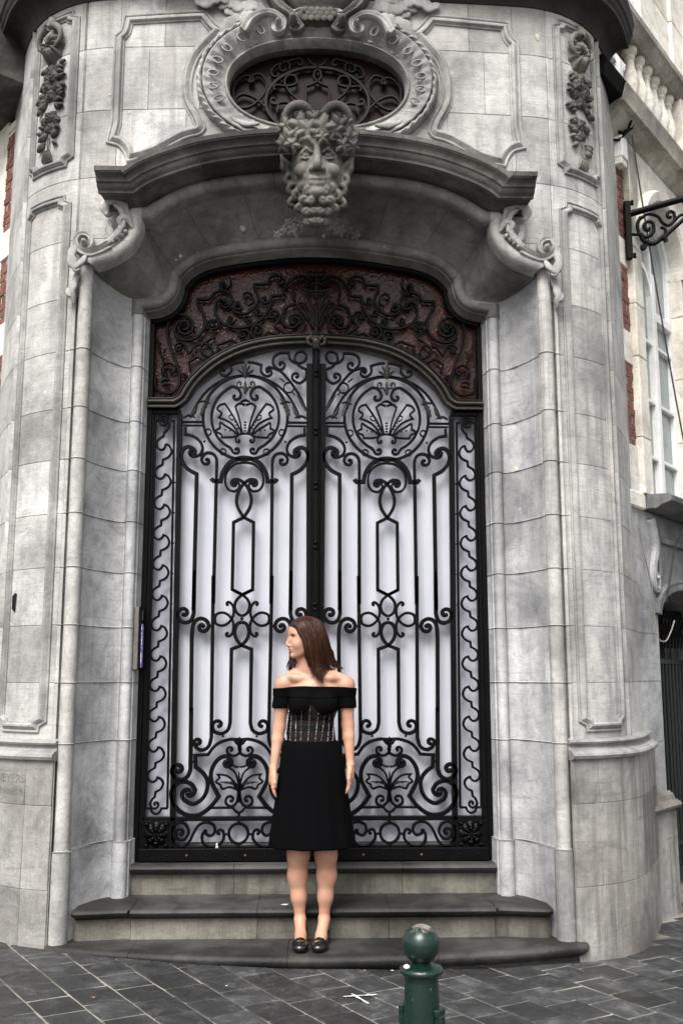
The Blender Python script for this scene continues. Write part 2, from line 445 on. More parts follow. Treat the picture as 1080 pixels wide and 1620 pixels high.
# paths of the doorway (left half traced on its plane, mirrored)
def mirror_path(half):      # half: left side, ends on the axis
    L = [(-abs(x), z) for x, z in half]; return L+[(-x, z) for x, z in L[::-1] if abs(x) > 1e-4]
YI, YO = 5.775, 5.44
I_A = smooth_path([(-1.035, 3.650), (-1.00, 3.654), (-.945, 3.668), (-.888, 3.703), (-.848, 3.760), (-.830, 3.820), (-.828, 3.858)], step=.02)
I_B = smooth_path([(-.824, 3.866), (-.778, 3.922), (-.705, 3.968), (-.600, 4.002), (-.47, 4.026), (-.32, 4.049), (-.16, 4.067), (0, 4.073), (.16, 4.067)], step=.03)
I_B = I_B[I_B[:, 0] < .001]
O_A = smooth_path([(-1.315, 3.80), (-1.30, 3.818), (-1.229, 3.845), (-1.158, 3.880), (-1.100, 3.932), (-1.066, 3.999), (-1.055, 4.07), (-1.066, 4.112)], step=.02)
O_B = smooth_path([(-1.062, 4.114), (-.975, 4.120), (-.892, 4.182), (-.747, 4.256), (-.563, 4.308), (-.285, 4.343), (0, 4.356), (.285, 4.343)], step=.03, corner=(0, 1))
O_B = O_B[O_B[:, 0] < .001]
def resample(P, n):
    d = np.concatenate([[0], np.cumsum(np.linalg.norm(np.diff(P, axis=0), axis=1))]); t = np.linspace(0, d[-1], n)
    return np.stack([np.interp(t, d, P[:, k]) for k in range(2)], 1)
def full(P):
    Q = P.copy(); Q = Q[::-1]*np.array([-1, 1]); return np.concatenate([P, Q[1:]]) if abs(P[-1][0]) < .002 else np.concatenate([P, Q])
def MP(Y): return lambda s, z, d: (s, Y-d, z)
# reveal section, from the door out to the outer roll (x measured from the opening, y depth)
sec_in = [(0, 5.99), (0, 5.885), (.010, 5.868), (.012, 5.815), (.020, 5.81)]+[(.052+.030*math.cos(R(a)), 5.792-.030*math.sin(R(a))) for a in range(190, 351-190, -20)][0:0]
sec_in += [(.052-.032*math.cos(R(a)), 5.795-.034*math.sin(R(a))) for a in range(0, 181, 20)]+[(.088, 5.802), (.098, 5.806)]
sec_sp = [(.098+(.262-.098)*q, 5.806-.285*q**1.7) for q in np.linspace(0, 1, 9)[1:]]
sec_out = [(.262, 5.500), (.238+.030, 5.498)]+[(.300-.040*math.cos(R(a)), 5.478-.044*math.sin(R(a))) for a in range(0, 181, 18)]+[(.345, 5.498), (.352, 5.503), (.3555, 5.470), (.372, 5.468), (.376, 5.50)]
jamb = sec_in+sec_sp+sec_out
jc = [.06, .54, 1.092, 1.416, 1.729, 2.047, 2.35, 2.659, 2.958, 3.30, 3.63]
def extrude_sec(sec, z0, z1, sg, name, mat, off=0.0, g=.0015, bev=.003):
    sec = np.array(sec); nn = offsets(sec)*-1
    V = []; rows = [(z0+g, -bev), (z0+g+bev, 0), (z1-g-bev, 0), (z1-g, -bev)]
    for z, o in rows:
        for (a, y), n in zip(sec, nn): V.append((sg*(1.035+a+n[0]*(o+off)*-1), y+n[1]*(o+off)*-1, z))
    m = len(sec); F = []
    for i in range(3):
        for j in range(m-1):
            q = (i*m+j, i*m+j+1, (i+1)*m+j+1, (i+1)*m+j); F.append(q if sg > 0 else q[::-1])
    F.append(tuple(range(m))); F.append(tuple(range(3*m, 4*m)))
    return mesh(name, V, F, mat, bld)
for sg in (-1, 1):
    for k in range(len(jc)-1):
        o = -.012 if jc[k+1] <= .55 else 0.0     # plinth of the jamb stands a little proud
        extrude_sec(sec_in, jc[k], jc[k+1], sg, 'jamb_stone', M_splay, o)
        ro = extrude_sec([(.098, 5.85)]+[sec_in[-1]]+sec_sp+[(.30, 5.52)], jc[k], jc[k+1], sg, 'reveal_stone', M_splay, o)
        if k == len(jc)-2:       # top course runs up to the springing of the curved reveal
            for v in ro.data.vertices:
                if v.co.z > 3.5: v.co.z += max(0, (abs(v.co.x)-1.133))*.34+.144
        extrude_sec(sec_out, jc[k], jc[k+1] if k < len(jc)-2 else 3.80, sg, 'roll_stone', M_roll if jc[k] > .5 else M_frame, o)
    # mortar core behind the joints
    core = MB(); sec = np.array(jamb)
    V = [(sg*(1.035+a+.004), y+.006, z) for z in (.0, 3.66) for a, y in sec]; m = len(sec)
    core.add(V, [(j, j+1, m+j+1, m+j) for j in range(m-1)]); core.obj('joint_backing', M_mortar, bld)
    core = MB()
    for (sa, sb, za, zb, dd) in ((1.37, S_END-.02, -.1, 1.03, .045), (1.402, SG-.012, 1.03, 6.05, -.007), (SG+.004, S_END-.02, 1.03, 6.05, -.007)):
        ss = np.linspace(sa, sb, 30)*sg; V = [MC(s, z, dd) for z in (za, zb) for s in ss]
        core.add(V, [(j, j+1, 31+j-0, 30+j) for j in range(29)])
    core.obj('joint_backing', M_mortar, bld)

# arch: reveal surface between the inner edge and the outer bead, cut into voussoirs
nA, nB = 22, 34
def side_loft(sg):
    IA = resample(I_A, nA); OA = resample(O_A, nA); IB = resample(I_B, nB); OB = resample(O_B, nB)
    # inset so the loft starts outside the inner roll and ends under the bead
    Iall = np.concatenate([IA, IB]); Oall = np.concatenate([OA, OB])
    nI = offsets(Iall)
    Iall = Iall+nI*.094; Iall[0] = (-1.131, 3.742)
    lo_ = np.linspace(0, 1, 5)[:, None]; Iall[:5] = Iall[0]*(1-lo_)+Iall[4]*lo_
    Oall = Oall-offsets(Oall)*.03
    return Iall, Oall
Iall, Oall = side_loft(-1)
cuts = [0, 10, nA-1, nA, nA+9, nA+21, nA+nB-1]
for sg in (-1, 1):
    for a, b in ((0, 11), (11, nA+1), (nA+1, nA+9), (nA+9, nA+20), (nA+20, nA+nB-1)):
        V = []; qs = np.linspace(0, 1, 12)
        idx = np.linspace(a, b, (b-a)*2+1)
        for n_, f in enumerate(idx):
            if n_ == 0: f += .03
            if n_ == len(idx)-1: f -= .03
            p = np.array([np.interp(f, np.arange(len(Iall)), Iall[:, k]) for k in range(2)]); o = np.array([np.interp(f, np.arange(len(Oall)), Oall[:, k]) for k in range(2)])
            e = .003 if n_ in (0, len(idx)-1) else 0
            for q in qs:
                r_ = p+(o-p)*q; V.append((-sg*r_[0] if sg > 0 else r_[0], 5.806-.31*q**1.7+e, r_[1]))
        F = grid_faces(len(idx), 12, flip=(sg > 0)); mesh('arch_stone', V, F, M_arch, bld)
Ifull = np.concatenate([[(-1.035, 3.632)], I_A, I_B]); Ifull = full(Ifull)
Ofull = full(np.concatenate([O_A, O_B]))
prof_in = [(a, 5.775-y) for a, y in sec_in]
# inner arch moulding pieces
def arc_len(P): return np.concatenate([[0], np.cumsum(np.linalg.norm(np.diff(P, axis=0), axis=1))])
def cut_path(P, fr):
    d = arc_len(P); L = d[-1]; out = []
    for a, b in zip(fr[:-1], fr[1:]):
        t0, t1 = a*L+.001, b*L-.001
        pts = [[np.interp(t0, d, P[:, k]) for k in (0, 1)]]+[list(P[i]) for i in range(len(P)) if t0+.004 < d[i] < t1-.004]+[[np.interp(t1, d, P[:, k]) for k in (0, 1)]]
        out.append(np.array(pts))
    return out
for pc in cut_path(Ifull, [0, .145, .21, .31, .42, .5+.08, .69, .79, .855, 1]):
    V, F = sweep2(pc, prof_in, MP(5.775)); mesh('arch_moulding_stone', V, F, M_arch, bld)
V, F = sweep2(Ifull, [(a+.004, d-.005) for a, d in prof_in], MP(5.775)); mesh('joint_backing', V, F, M_mortar, bld)
bead = [(-.046, -.06), (-.044, -.03)]+[(-.040*math.cos(R(a)), .002+.044*math.sin(R(a))) for a in range(0, 181, 20)]+[(.046, -.02), (.05, -.05)]
for i, pc in enumerate(cut_path(Ofull, [0, .16, .30, .42, .58, .70, .84, 1])):
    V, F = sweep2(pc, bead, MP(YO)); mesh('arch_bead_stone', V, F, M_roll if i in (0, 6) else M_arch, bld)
# hood cornice
H0 = [(-1.215, 4.150), (-1.035, 4.150)]
Hc = smooth_path([(-1.035, 4.150), (-.955, 4.212), (-.80, 4.283), (-.62, 4.340), (-.40, 4.378), (-.2, 4.396), (0, 4.402), (.2, 4.396)], step=.03)
Hc = Hc[Hc[:, 0] < .001]; Hl = np.concatenate([[H0[0]], Hc]); Hfull = full(Hl)
hood = [(-.012, -.02), (-.012, .012), (.0, .03), (.002, .06), (.012, .075), (.014, .155), (.004, .158), (.004, .176), (.018, .180), (.03, .196), (.05, .204), (.056, .214), (.070, .216), (.085, .222), (.098, .238), (.102, .252), (.128, .254), (.132, .246), (.150, .10), (.162, -.02)]
for i, pc in enumerate(cut_path(Hfull, [0, .105, .235, .37, .5, .63, .765, .895, 1])):
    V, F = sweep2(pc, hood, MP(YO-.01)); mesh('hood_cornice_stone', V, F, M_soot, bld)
V, F = sweep2(Hfull, [(a*.96+.002, d-.006) for a, d in hood], MP(YO-.01)); mesh('joint_backing', V, F, M_mortar, bld)
for sg in (-1, 1):      # returned ends of the hood
    mb = MB(); V, F = sweep2(np.array([(0, 0), (.0, 0.02)]), [(0, 0)], MP(0)) if 0 else ([], [])
    P = [(sg*1.215, y) for y in (0,)]
    pr = [(z, d) for z, d in hood]
    V = [(sg*(1.215-.002), YO-.01-d, 4.150+z) for z, d in pr]+[(sg*(1.215+.035*max(0, min(1, d/.25))), YO-.01-d, 4.150+z) for z, d in pr]; m = len(pr)
    F = [(j, j+1, m+j+1, m+j) for j in range(m-1)]+[tuple(range(m, 2*m))]
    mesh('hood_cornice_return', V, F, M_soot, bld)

# front wall above the door, blocks with the arch and oculus left open
OCX, OCZ = 0.0, 4.965
from_poly = np.concatenate([[(-1.352, -1)], [(-1.352, 3.80)], np.array(Ofull)+offsets(Ofull)*.03, [(1.352, 3.80), (1.352, -1)]])
def in_poly(px, pz, P=from_poly):
    c = False; n = len(P)
    for i in range(n):
        x0, z0 = P[i]; x1, z1 = P[i-1]
        if (z0 > pz) != (z1 > pz) and px < (x1-x0)*(pz-z0)/(z1-z0)+x0: c = not c
    return c
def hole(s, z): return in_poly(s, z) or ((s-OCX)/.60)**2+((z-OCZ)/.335)**2 < 1
vj = {0: [-1.395, -1.37, 1.37, 1.395]}
rows = [3.619, 3.975, 4.36, 4.79, 5.20, 5.62, 6.05]
vjs = [[-1.402, -1.20, 1.20, 1.402], [-1.402, -1.02, -.3, .3, 1.02, 1.402], [-1.402, -1.19, -.78, .78, 1.19, 1.402], [-1.402, -1.01, -.7, .7, 1.01, 1.402], [-1.402, -1.19, -.92, -.45, .45, .92, 1.19, 1.402], [-1.402, -1.0, -.5, 0, .5, 1.0, 1.402]]
for k in range(len(rows)-1):
    for a, b in zip(vjs[k][:-1], vjs[k][1:]):
        if k == 0 and abs(a+b) < .1: continue
        wall_block(a, b, rows[k], rows[k+1], M_stone, hole=hole)
# mortar behind the front blocks
ss = np.arange(-1.40, 1.41, .02); zz = np.arange(3.80, 6.06, .02); V = [MC(s, z, -.007) for s in ss for z in zz]; m = len(zz); F = []
for i in range(len(ss)-1):
    for j in range(m-1):
        if not hole((ss[i]+ss[i+1])/2, (zz[j]+zz[j+1])/2): F.append((i*m+j, (i+1)*m+j, (i+1)*m+j+1, i*m+j+1))
mesh('joint_backing', V, F, M_mortar, bld)

# oculus: fluted funnel ring, inner lip, outer roll
def ocp(t, k):        # rounded oval with a slight shoulder, k = 0 inner edge .. 1 outer
    a = .535+.165*k; b = .285+.165*k
    w = 1+.035*math.sin(2*t)**2*(1 if k < .3 else .6)
    return OCX+a*math.cos(t)*w, OCZ+b*math.sin(t)*(1.0)*w
NT = 192
def ring(prof, name, mat, flute=0.0, t0=0, t1=2*math.pi, parent=bld):
    V = []; n = NT
    for i in range(n+1):
        t = t0+(t1-t0)*i/n
        for k, d in prof:
            x, z = ocp(t, k); dd = d+(flute*math.cos(t*46)*max(0, math.sin(math.pi*min(1, max(0, (k-.2)/.75)))) if flute else 0)
            V.append((x, 5.42-dd, z))
    return mesh(name, V, grid_faces(n+1, len(prof), flip=True), mat, parent)
for a0, a1 in ((-.55, .62), (.62, 1.18), (1.18, 1.96), (1.96, 2.52), (2.52, 3.69), (3.69, 5.733)):
    ring([(-.02, -.10), (-.02, -.05), (.0, -.02), (.05, .002), (.10, .0), (.13, -.012)], 'oculus_lip_stone', M_frame, t0=a0+.002, t1=a1-.002)
    ring([(.13, -.014), (.2, -.010), (.3, .0), (.45, .018), (.6, .034), (.75, .048), (.86, .054), (.90, .050)], 'oculus_ring_stone', M_frame, flute=.0045, t0=a0+.002, t1=a1-.002)
V = []; NP_ = 14
for i in range(NT*2):
    t = 2*math.pi*i/(NT*2); wob = .012*math.sin(t*23)+.008*math.sin(t*41+1)
    for j in range(NP_):
        a = math.pi*j/(NP_-1); k = 1.02+.13*(-math.cos(a))+wob; x, z = ocp(t, k); V.append((x, 5.43-(.062*math.sin(a)+.006*math.sin(t*62+j)), z))
mesh('oculus_outer_roll', V, grid_faces(NT*2, NP_, True, False, flip=True), M_frame, bld)
for i in range(18):     # small raised ovals on the fluted ring
    t = math.pi*(-.12+1.24*i/17)
    if abs(t-math.pi/2) < .42 : continue
    x, z = ocp(t, .52); mb = MB(); ca = t
    P = [(x+.019*math.cos(q)*(-math.sin(ca))-.032*math.sin(q)*math.cos(ca), 5.42-.040, z+.019*math.cos(q)*math.cos(ca)-.032*math.sin(q)*math.sin(ca)) for q in np.linspace(0, 2*math.pi, 17)]
    V, F = tube3(P, .006, 6); mb.add(V, F); mb.obj('oval_boss', M_frame, bld)

# panel frames
frame_prof = [(-.030, -.004), (-.030, .010), (-.024, .014), (-.018, .012), (-.014, .006), (-.004, .016), (.008, .026), (.018, .026), (.024, .018), (.026, .010), (.036, .008), (.036, -.004)]
def MF(s, z, d): return MC(s, z, d)
for sg in (-1, 1):
    half = [(-1.150, 5.382), (-.690, 5.405), (-.640, 5.335), (-.600, 5.300), (-.655, 5.235), (-.735, 5.13), (-.775, 4.99), (-.770, 4.85), (-.715, 4.74), (-.690, 4.665), (-.715, 4.640), (-.80, 4.615), (-.98, 4.515), (-1.105, 4.482), (-1.125, 4.53), (-1.165, 4.575), (-1.220, 4.595), (-1.200, 4.70), (-1.200, 5.262), (-1.165, 5.30)]
    P = smooth_path(half, closed=True, step=.025, corner=(0, 1, 3, 4, 8, 10, 13, 16, 17, 18))
    if sg > 0: P = (P*np.array([-1, 1]))
    else: P = P[::-1]
    P = P if True else P
    V, F = sweep2(P, frame_prof, MF, closed=True); mesh('panel_frame', V, F, M_frame, bld)
    # pilaster panels: long lower one and the upper one that carries the swag
    sa, sb = 1.478, s_of_x(1.752)
    c = .045
    def corners(z0, z1):
        pts = [(sa+c, z0), (sb-c, z0), (sb-c+.004, z0+c*.55), (sb, z0+c), (sb, z1-c), (sb-c+.004, z1-c*.55), (sb-c, z1), (sa+c, z1), (sa+c-.004, z1-c*.55), (sa, z1-c), (sa, z0+c), (sa+c-.004, z0+c*.55)]
        return smooth_path(pts, closed=True, step=.03, corner=range(12))
    for z0, z1 in ((1.175, 4.245), (4.475, 5.46)):
        P = corners(z0, z1)
        P = P*np.array([sg, 1]); P = P if sg < 0 else P[::-1]
        V, F = sweep2(P, [(-a*.9, d*.95) for a, d in frame_prof][::-1], MC, closed=True); mesh('panel_frame', V, F, M_frame, bld)
    # belt moulding and top of plinth
    belt = [(0, .0), (.004, .052), (.012, .075), (.028, .083), (.040, .078), (.046, .062), (.052, .058), (.058, .030), (.072, .020), (.084, .022), (.088, .040), (.098, .046), (.108, .040), (.112, .012), (.118, -.002)]
    P = np.array([(sg*s, 1.0) for s in np.linspace(1.372, S_END-.02, 40)]); P = P if sg > 0 else P[::-1]
    V, F = sweep2(P, belt, MC); mesh('belt_moulding', V, F, M_frame, bld)
    P = np.array([(sg*s, .775) for s in np.linspace(1.355, S_END-.02, 40)]); P = P if sg > 0 else P[::-1]
    # projecting main cornice over the pilaster
corn = [(a*.62, d*.44) for a, d in [(0, -.01), (0, .02), (.02, .03), (.05, .05), (.10, .09), (.14, .15), (.16, .22), (.165, .30), (.158, .31), (.158, .35), (.20, .355), (.22, .38), (.27, .39), (.29, .42), (.36, .43), (.40, .45), (.44, .45), (.47, 0)]]
P = np.array([(s, 5.52) for s in np.linspace(-s_of_x(1.95), s_of_x(1.95), 120)])
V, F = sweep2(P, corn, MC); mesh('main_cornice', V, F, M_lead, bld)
# body behind and above so that the corner is solid
mb = MB(); bd = [MC(s, 0, -.02)[:2] for s in np.linspace(-S_END+.03, S_END-.03, 60)]
V = [(x, y, z) for z in (5.9, 9.5) for x, y in bd]; mb.add(V, [(j, j+1, 61+j, 60+j) for j in range(59)])
mb.obj('upper_wall', M_stone, bld)
mb = MB(); box(mb, -1.39, 1.39, 6.0, 6.1, 0, 5.9)
for sg in (-1, 1): box(mb, *sorted((sg*1.2, sg*1.75)), 5.86, 5.95, 0, 5.9)
mb.obj('inner_core', M_mortar, bld)

# ------------------------------------------------------------------ steps
steps = empty('entrance_steps', (0, 5.5, 0), label='worn dark stone steps with rounded nosings below the doorway', cat='steps')
def nose_path(y0, xe, ye, y_end, bow):
    pass
def step_sheet(name, front, zt, zb, yback, prof, mat, parent, cuts=None):
    """front: list (x,y) left->right of nosing line; prof (out, z) from tread edge down"""
    F2 = offsets(np.array(front))*-1      # points to the street (-y)
    n = len(front); m = len(prof); V = []
    for (x, y), nn in zip(front, F2):
        V.append((x*1.0, yback, zt))
        for o, z in prof: V.append((x+nn[0]*o, y+nn[1]*o, z))
    m += 1
    F = grid_faces(n, m)
    F.append(tuple(range(m))); F.append(tuple(range((n-1)*m, n*m))[::-1])
    return mesh(name, V, F, mat, parent, sharp=50)
def split_front(f, xs):
    out = []
    f = np.array(f)
    for a, b in zip(xs[:-1], xs[1:]):
        a2, b2 = a+.0012, b-.0012
        k = [(x, y) for x, y in f if a2+.005 < x < b2-.005]; g = lambda q: float(np.interp(q, f[:, 0], f[:, 1]))
        out.append([(a2, g(a2))]+k+[(b2, g(b2))])
    return out
# lowest step, a bowed slab
f0 = smooth_path([(-1.42, 5.50), (-1.39, 5.445), (-1.30, 5.405), (-1.05, 5.33), (-.6, 5.235), (0, 5.19), (.6, 5.225), (1.05, 5.30), (1.33, 5.385), (1.415, 5.415), (1.425, 5.50)], step=.04)
def nose_prof(zt, zb, r, depth):   # rounded nosing then undercut to the riser
    return [(-.01, zt), (0, zt-.002), (.012, zt-.008), (.018, zt-.02), (.019, zt-r*.55), (.012, zt-r), (.0, zt-r*1.15), (-.006, zt-r*1.35), (-.02, zt-r*1.5), (-depth, zt-r*1.6), (-depth, zb)]
for seg in split_front(f0, [-1.42, -.93, -.13, .62, 1.425]): step_sheet('step_slab', seg, .08, -.10, 5.60, nose_prof(.08, -.1, .045, .028), M_tread, steps)
# second step: straight centre, curved into the reveal
f1 = [(-1.262, 5.49)]+[(-1.24, 5.475)]+[tuple(p) for p in smooth_path([(-1.235, 5.475), (-1.12, 5.492), (-1.02, 5.512), (-.975, 5.513)], step=.03)][1:]+[(-.965, 5.50), (.965, 5.50)]+[tuple(p) for p in smooth_path([(.975, 5.513), (1.02, 5.512), (1.12, 5.492), (1.235, 5.475)], step=.03)]+[(1.262, 5.49)]
for seg in split_front(f1, [-1.262, -.9665, -.3, .4, .9665, 1.262]):
    step_sheet('step_slab', seg, .24, .195, 5.90, nose_prof(.24, .19, .032, .01)[:-1]+[(-.03, .186)], M_tread, steps)
    step_sheet('step_riser', [(x, y+.034) for x, y in seg], .188, .06, 5.80, [(0, .188), (0, .078)], M_riser, steps)
for seg in split_front([(-1.03, 5.815), (1.03, 5.815)], [-1.03, -.45, .5, 1.03]):
    step_sheet('sill_slab', seg, .404, .34, 6.0, nose_prof(.404, .35, .034, .02)[:-1]+[(-.03, .347)], M_tread, steps)
    step_sheet('step_riser', [(x, y+.032) for x, y in seg], .35, .22, 5.98, [(0, .35), (0, .238)], M_riser, steps)

# ------------------------------------------------------------------ ground and paving slabs
def gz(x, y): return .022-.030*max(-3.0, min(3.0, x))
def grass(): pass
M_ground = simple('street_ground', (.10, .098, .095), .9, var=.4, scale=20, bmp=.5, bd=.004)
mg, tg, bg = newmat('slab_stone')
tc = tg.nodes.new('ShaderNodeNewGeometry'); P_ = tc.outputs['Position']; oi = tg.nodes.new('ShaderNodeObjectInfo')
a1 = noi(tg, P_, 8, 7, .7, .5); a2 = noi(tg, P_, 60, 4, .7); a3 = noi(tg, P_, 260, 2, .6)
c_ = ramp(tg, a1, [(.3, (.012, .012, .012)), (.52, (.031, .031, .032)), (.70, (.085, .084, .084))])
c_ = mix(tg, c_, ramp(tg, a2, [(.3, (.6, .6, .6)), (.65, (1.15, 1.15, 1.15))]), .8, 'MULTIPLY')
c_ = mix(tg, c_, ramp(tg, oi.outputs['Random'], [(0, (.55, .54, .53)), (.5, (.95, .95, .95)), (1, (1.5, 1.5, 1.52))]), 1, 'MULTIPLY')
sp_ = ramp(tg, a3, [(.68, (0, 0, 0)), (.74, (1, 1, 1))]); c_ = mix(tg, c_, (.35, .34, .33), mth(tg, 'MULTIPLY', sp_, .35))
tg.links.new(c_, bg.inputs['Base Color']); tg.links.new(mth(tg, 'ADD', mth(tg, 'MULTIPLY', a2, .35), .38), bg.inputs['Roughness'])
pp = bump(tg, bg, a1, .7, .02); pp = bump(tg, bg, a2, .45, .004, pp); bump(tg, bg, a3, .3, .001, pp)
M_slab = mg
M_joint = stone('sandy_joint', (.30, .285, .24), (.17, .162, .138), (.07, .068, .06), soot=.4, streak=0, spots=False, sootcol=(.05, .05, .045))
mb = MB(); box(mb, -60, 60, -60, 60, -.4, -.16); g_ = mb.obj('ground', M_ground); tag(g_, kind='structure')
# bedding of sandy mortar under the slabs, following the cross fall
xs = np.arange(-4, 5.01, .25); ys = np.arange(.0, 9.1, .25)
V = [(x, y, gz(x, y)-.0034+.0012*noise.noise(Vector((x*2, y*2, 0)))) for x in xs for y in ys]
bed = mesh('pavement', V, grid_faces(len(xs), len(ys)), M_joint); tag(bed, kind='structure')
rng = random.Random(11)
ang = R(-57.0); U = np.array((math.cos(ang), math.sin(ang))); W = np.array((math.cos(ang+R(89)), math.sin(ang+R(89))))
RW, SL = .197, .218       # row width across W, slab length along U
def inside_building(x, y):
    if abs(x) > 1.372 and abs(x) < 2.15:
        s = s_of_x(x); return y > MC(s, 0, .055)[1]+.03
    if abs(x) <= 1.372: return y > 5.46
    return y > 6.4+1.24*(abs(x)-2.12)
slab_me = []
nslab = 0; far = MB()
for i in range(-28, 29):
    for j in range(-28, 29):
        off = .5*SL*((i % 2))+.03*math.sin(i*2.3)
        c = np.array((.15, 4.8))+W*RW*i+U*(SL*j+off)
        if not (-3.4 < c[0] < 4.2 and 2.0 < c[1] < 8.2): continue
        if inside_building(c[0], c[1]): continue
        g0 = .0028+rng.random()*.0014; hw = RW/2-g0; hl = SL/2-g0-rng.random()*.003
        tilt = (rng.uniform(-.0016, .0016), rng.uniform(-.0016, .0016)); lift = rng.uniform(-.001, .0012); V = []; nn = 5
        pr = [(1.0, -.010, 0), (1.0, -.0022, 0), (.975, .0, 0)]
        V = []
        def pt(a, b, dz):
            q = c+U*a*hl+W*b*hw; return (q[0], q[1], gz(q[0], q[1])+lift+tilt[0]*a+tilt[1]*b+dz)
        e = [rng.uniform(.97, 1.0) for _ in range(8)]
        ringp = [(-1*e[0], -1*e[1]), (0, -1), (1*e[2], -1*e[3]), (1, 0), (1*e[4], 1*e[5]), (0, 1), (-1*e[6], 1*e[7]), (-1, 0)]
        for k, dz, _ in pr:
            for a, b in ringp: V.append(pt(a*k, b*k, dz))
        F = grid_faces(3, 8, False, True)+[tuple(range(16, 24))]
        near = (-2.0 < c[0] < 2.9 and 4.05 < c[1] < 7.2 and abs(c[0]) < .42*c[1]+.25)
        if near and nslab < 298:
            mesh('paving_slab', V, F, M_slab, bed, sharp=30); nslab += 1
        else: far.add(V, F)
o = far.obj('paving_slabs', M_slab, bed); tag(o, kind='stuff')
# ------------------------------------------------------------------ wrought iron
M_iron = simple('black_iron_paint', (.0018, .0018, .0024), .40, var=.5, scale=60, bmp=.3, bd=.001, spec=.10)
M_gilt = simple('worn_bronze_paint', (.036, .030, .021), .50, metal=.2, var=.7, scale=45, bmp=.4, bd=.0015)
M_iron2 = simple('dusty_iron', (.010, .009, .008), .6, spec=.2, var=.6, scale=50, bmp=.3, bd=.001)
M_rust = simple('rust_stain', (.15, .05, .02), .9, var=.5, scale=40)
GY = 5.915            # front plane of the ironwork
ALIGN = [False]; FSH = {}
FR = {'A': (4., 230, 400), 'B': (4., 230, 640), 'C': (3.857, 220, 900), 'D': (3.724, 210, 1130), 'P': (1., 0, 0), 'O': (3.375, 340, 0)}
def fr(f, p, Y=GY):
    k, u, v = FR[f]; x, z = at(u+p[0]/k, v+p[1]/k, Y); return (x+(float(np.interp(v+p[1]/k, FSH[0], FSH[1])) if ALIGN[0] else 0), z)
AXU = fr('B', (628, 300))[0]
FSH = ([650, 715, 1030, 1264], [AXU-fr('A', (630, 1000))[0], 0.0, AXU-fr('C', (637, 500))[0], AXU-fr('D', (643, 500))[0]])      # symmetry axis of the left leaf
def spiral(p, c, turns, cw, end_r, n=26):
    """from point p winding into centre c"""
    p = np.array(p, float); c = np.array(c, float); v = p-c; r0 = np.linalg.norm(v); a0 = math.atan2(v[1], v[0]); out = []
    for i in range(1, n+1):
        t = i/n; a = a0+(-1 if cw else 1)*2*math.pi*turns*t; r = r0+(end_r-r0)*t**.85
        out.append(c+np.array((math.cos(a), math.sin(a)))*r)
    return out
WK = [1.22]
def bar_prof(w, dp):
    h = w/2; c = min(.003, h*.45)
    return [(-h, 0), (-h, dp-c), (-h+c, dp), (h-c, dp), (h, dp-c), (h, 0)]
def build_stroke(f, segs, w=.016, Y=GY, dp=.022, xf=lambda x, z: (x, z), name='scroll_bar', parent=None, mat=None, taper=False, wend=None):
    """segs: lists of traced points, smooth inside a list and a corner between lists; ('sp', cx, cy, turns, cw) winds up at the end"""
    P = []; tail = None; head = None; w = w*WK[0]
    for sgm in segs:
        if sgm[0] == 'sp': tail = sgm; continue
        if sgm[0] == 'hd': head = sgm; continue
        pts = [np.array(fr(f, p, Y)) for p in sgm]
        if P: pts = [P[-1]]+pts if np.linalg.norm(P[-1]-pts[0]) > .002 else pts
        q = smooth_path(pts, step=.014) if len(pts) > 2 else np.array(pts)
        P += [p for p in (q[1:] if P else q)]
    if tail:
        c = fr(f, (tail[1], tail[2]), Y); v_ = P[-1]-np.array(c); t_ = P[-1]-P[-2]; P += spiral(P[-1], c, tail[3], v_[0]*t_[1]-v_[1]*t_[0] < 0, w*.30)
    if head:
        c = fr(f, (head[1], head[2]), Y); v_ = P[0]-np.array(c); t_ = P[0]-P[1]; P = spiral(P[0], c, head[3], v_[0]*t_[1]-v_[1]*t_[0] < 0, w*.30)[::-1]+P
    P = np.array([xf(p[0], p[1]) for p in P])
    keep = [0]
    for i in range(1, len(P)):
        if np.linalg.norm(P[i]-P[keep[-1]]) > .003: keep.append(i)
    P = P[keep]; n = len(P)
    sc_ = None
    if taper:
        d = arc_len(P); sc_ = 1-.55*np.clip((d-(d[-1]*(1-.35)))/(d[-1]*.35), 0, 1)
    V, F = sweep2(P, bar_prof(w, dp), MP(Y+dp), scale=sc_, pclosed=True)
    mb = MB().add(V, F)
    for hs, pe in ((head, P[0]), (tail, P[-1])):
        if hs: 
            V, F = ball((pe[0], Y+dp*.45, pe[1]), (w*.62, dp*.62, w*.62), 6, 8); mb.add(V, F)
    return mb.obj(name, mat or M_iron, parent, sharp=40)
def ident(x, z): return (x, z)
def mir_leaf(x, z): return (2*AXU-x, z)
def mir_all(g): return lambda x, z: (-g(x, z)[0], g(x, z)[1])
def beadpt(f, p, r, parent, xf, mat=None, name='collar', Y=GY):
    x, z = fr(f, p, Y); x, z = xf(x, z); mb = MB(); V, F = ball((x, Y+.006, z), r, 6, 8); mb.add(V, F); return mb.obj(name, mat or M_iron, parent)
leafs = []
for sgn, txt in ((-1, 'left black wrought iron gate leaf of scrolls and palmettes, left of the woman'), (1, 'right black wrought iron gate leaf of scrolls and palmettes, right of the woman')):
    leafs.append(empty('iron_gate', (sgn*.5, GY, .42), label=txt, cat='gate', group='leaves of the wrought iron double gate'))

HALF = []       # strokes mirrored inside the leaf:  (frame, segs, width, taper)
def H(f, segs, w=.016, name='scroll_bar', taper=False): HALF.append((f, segs, w, name, taper))
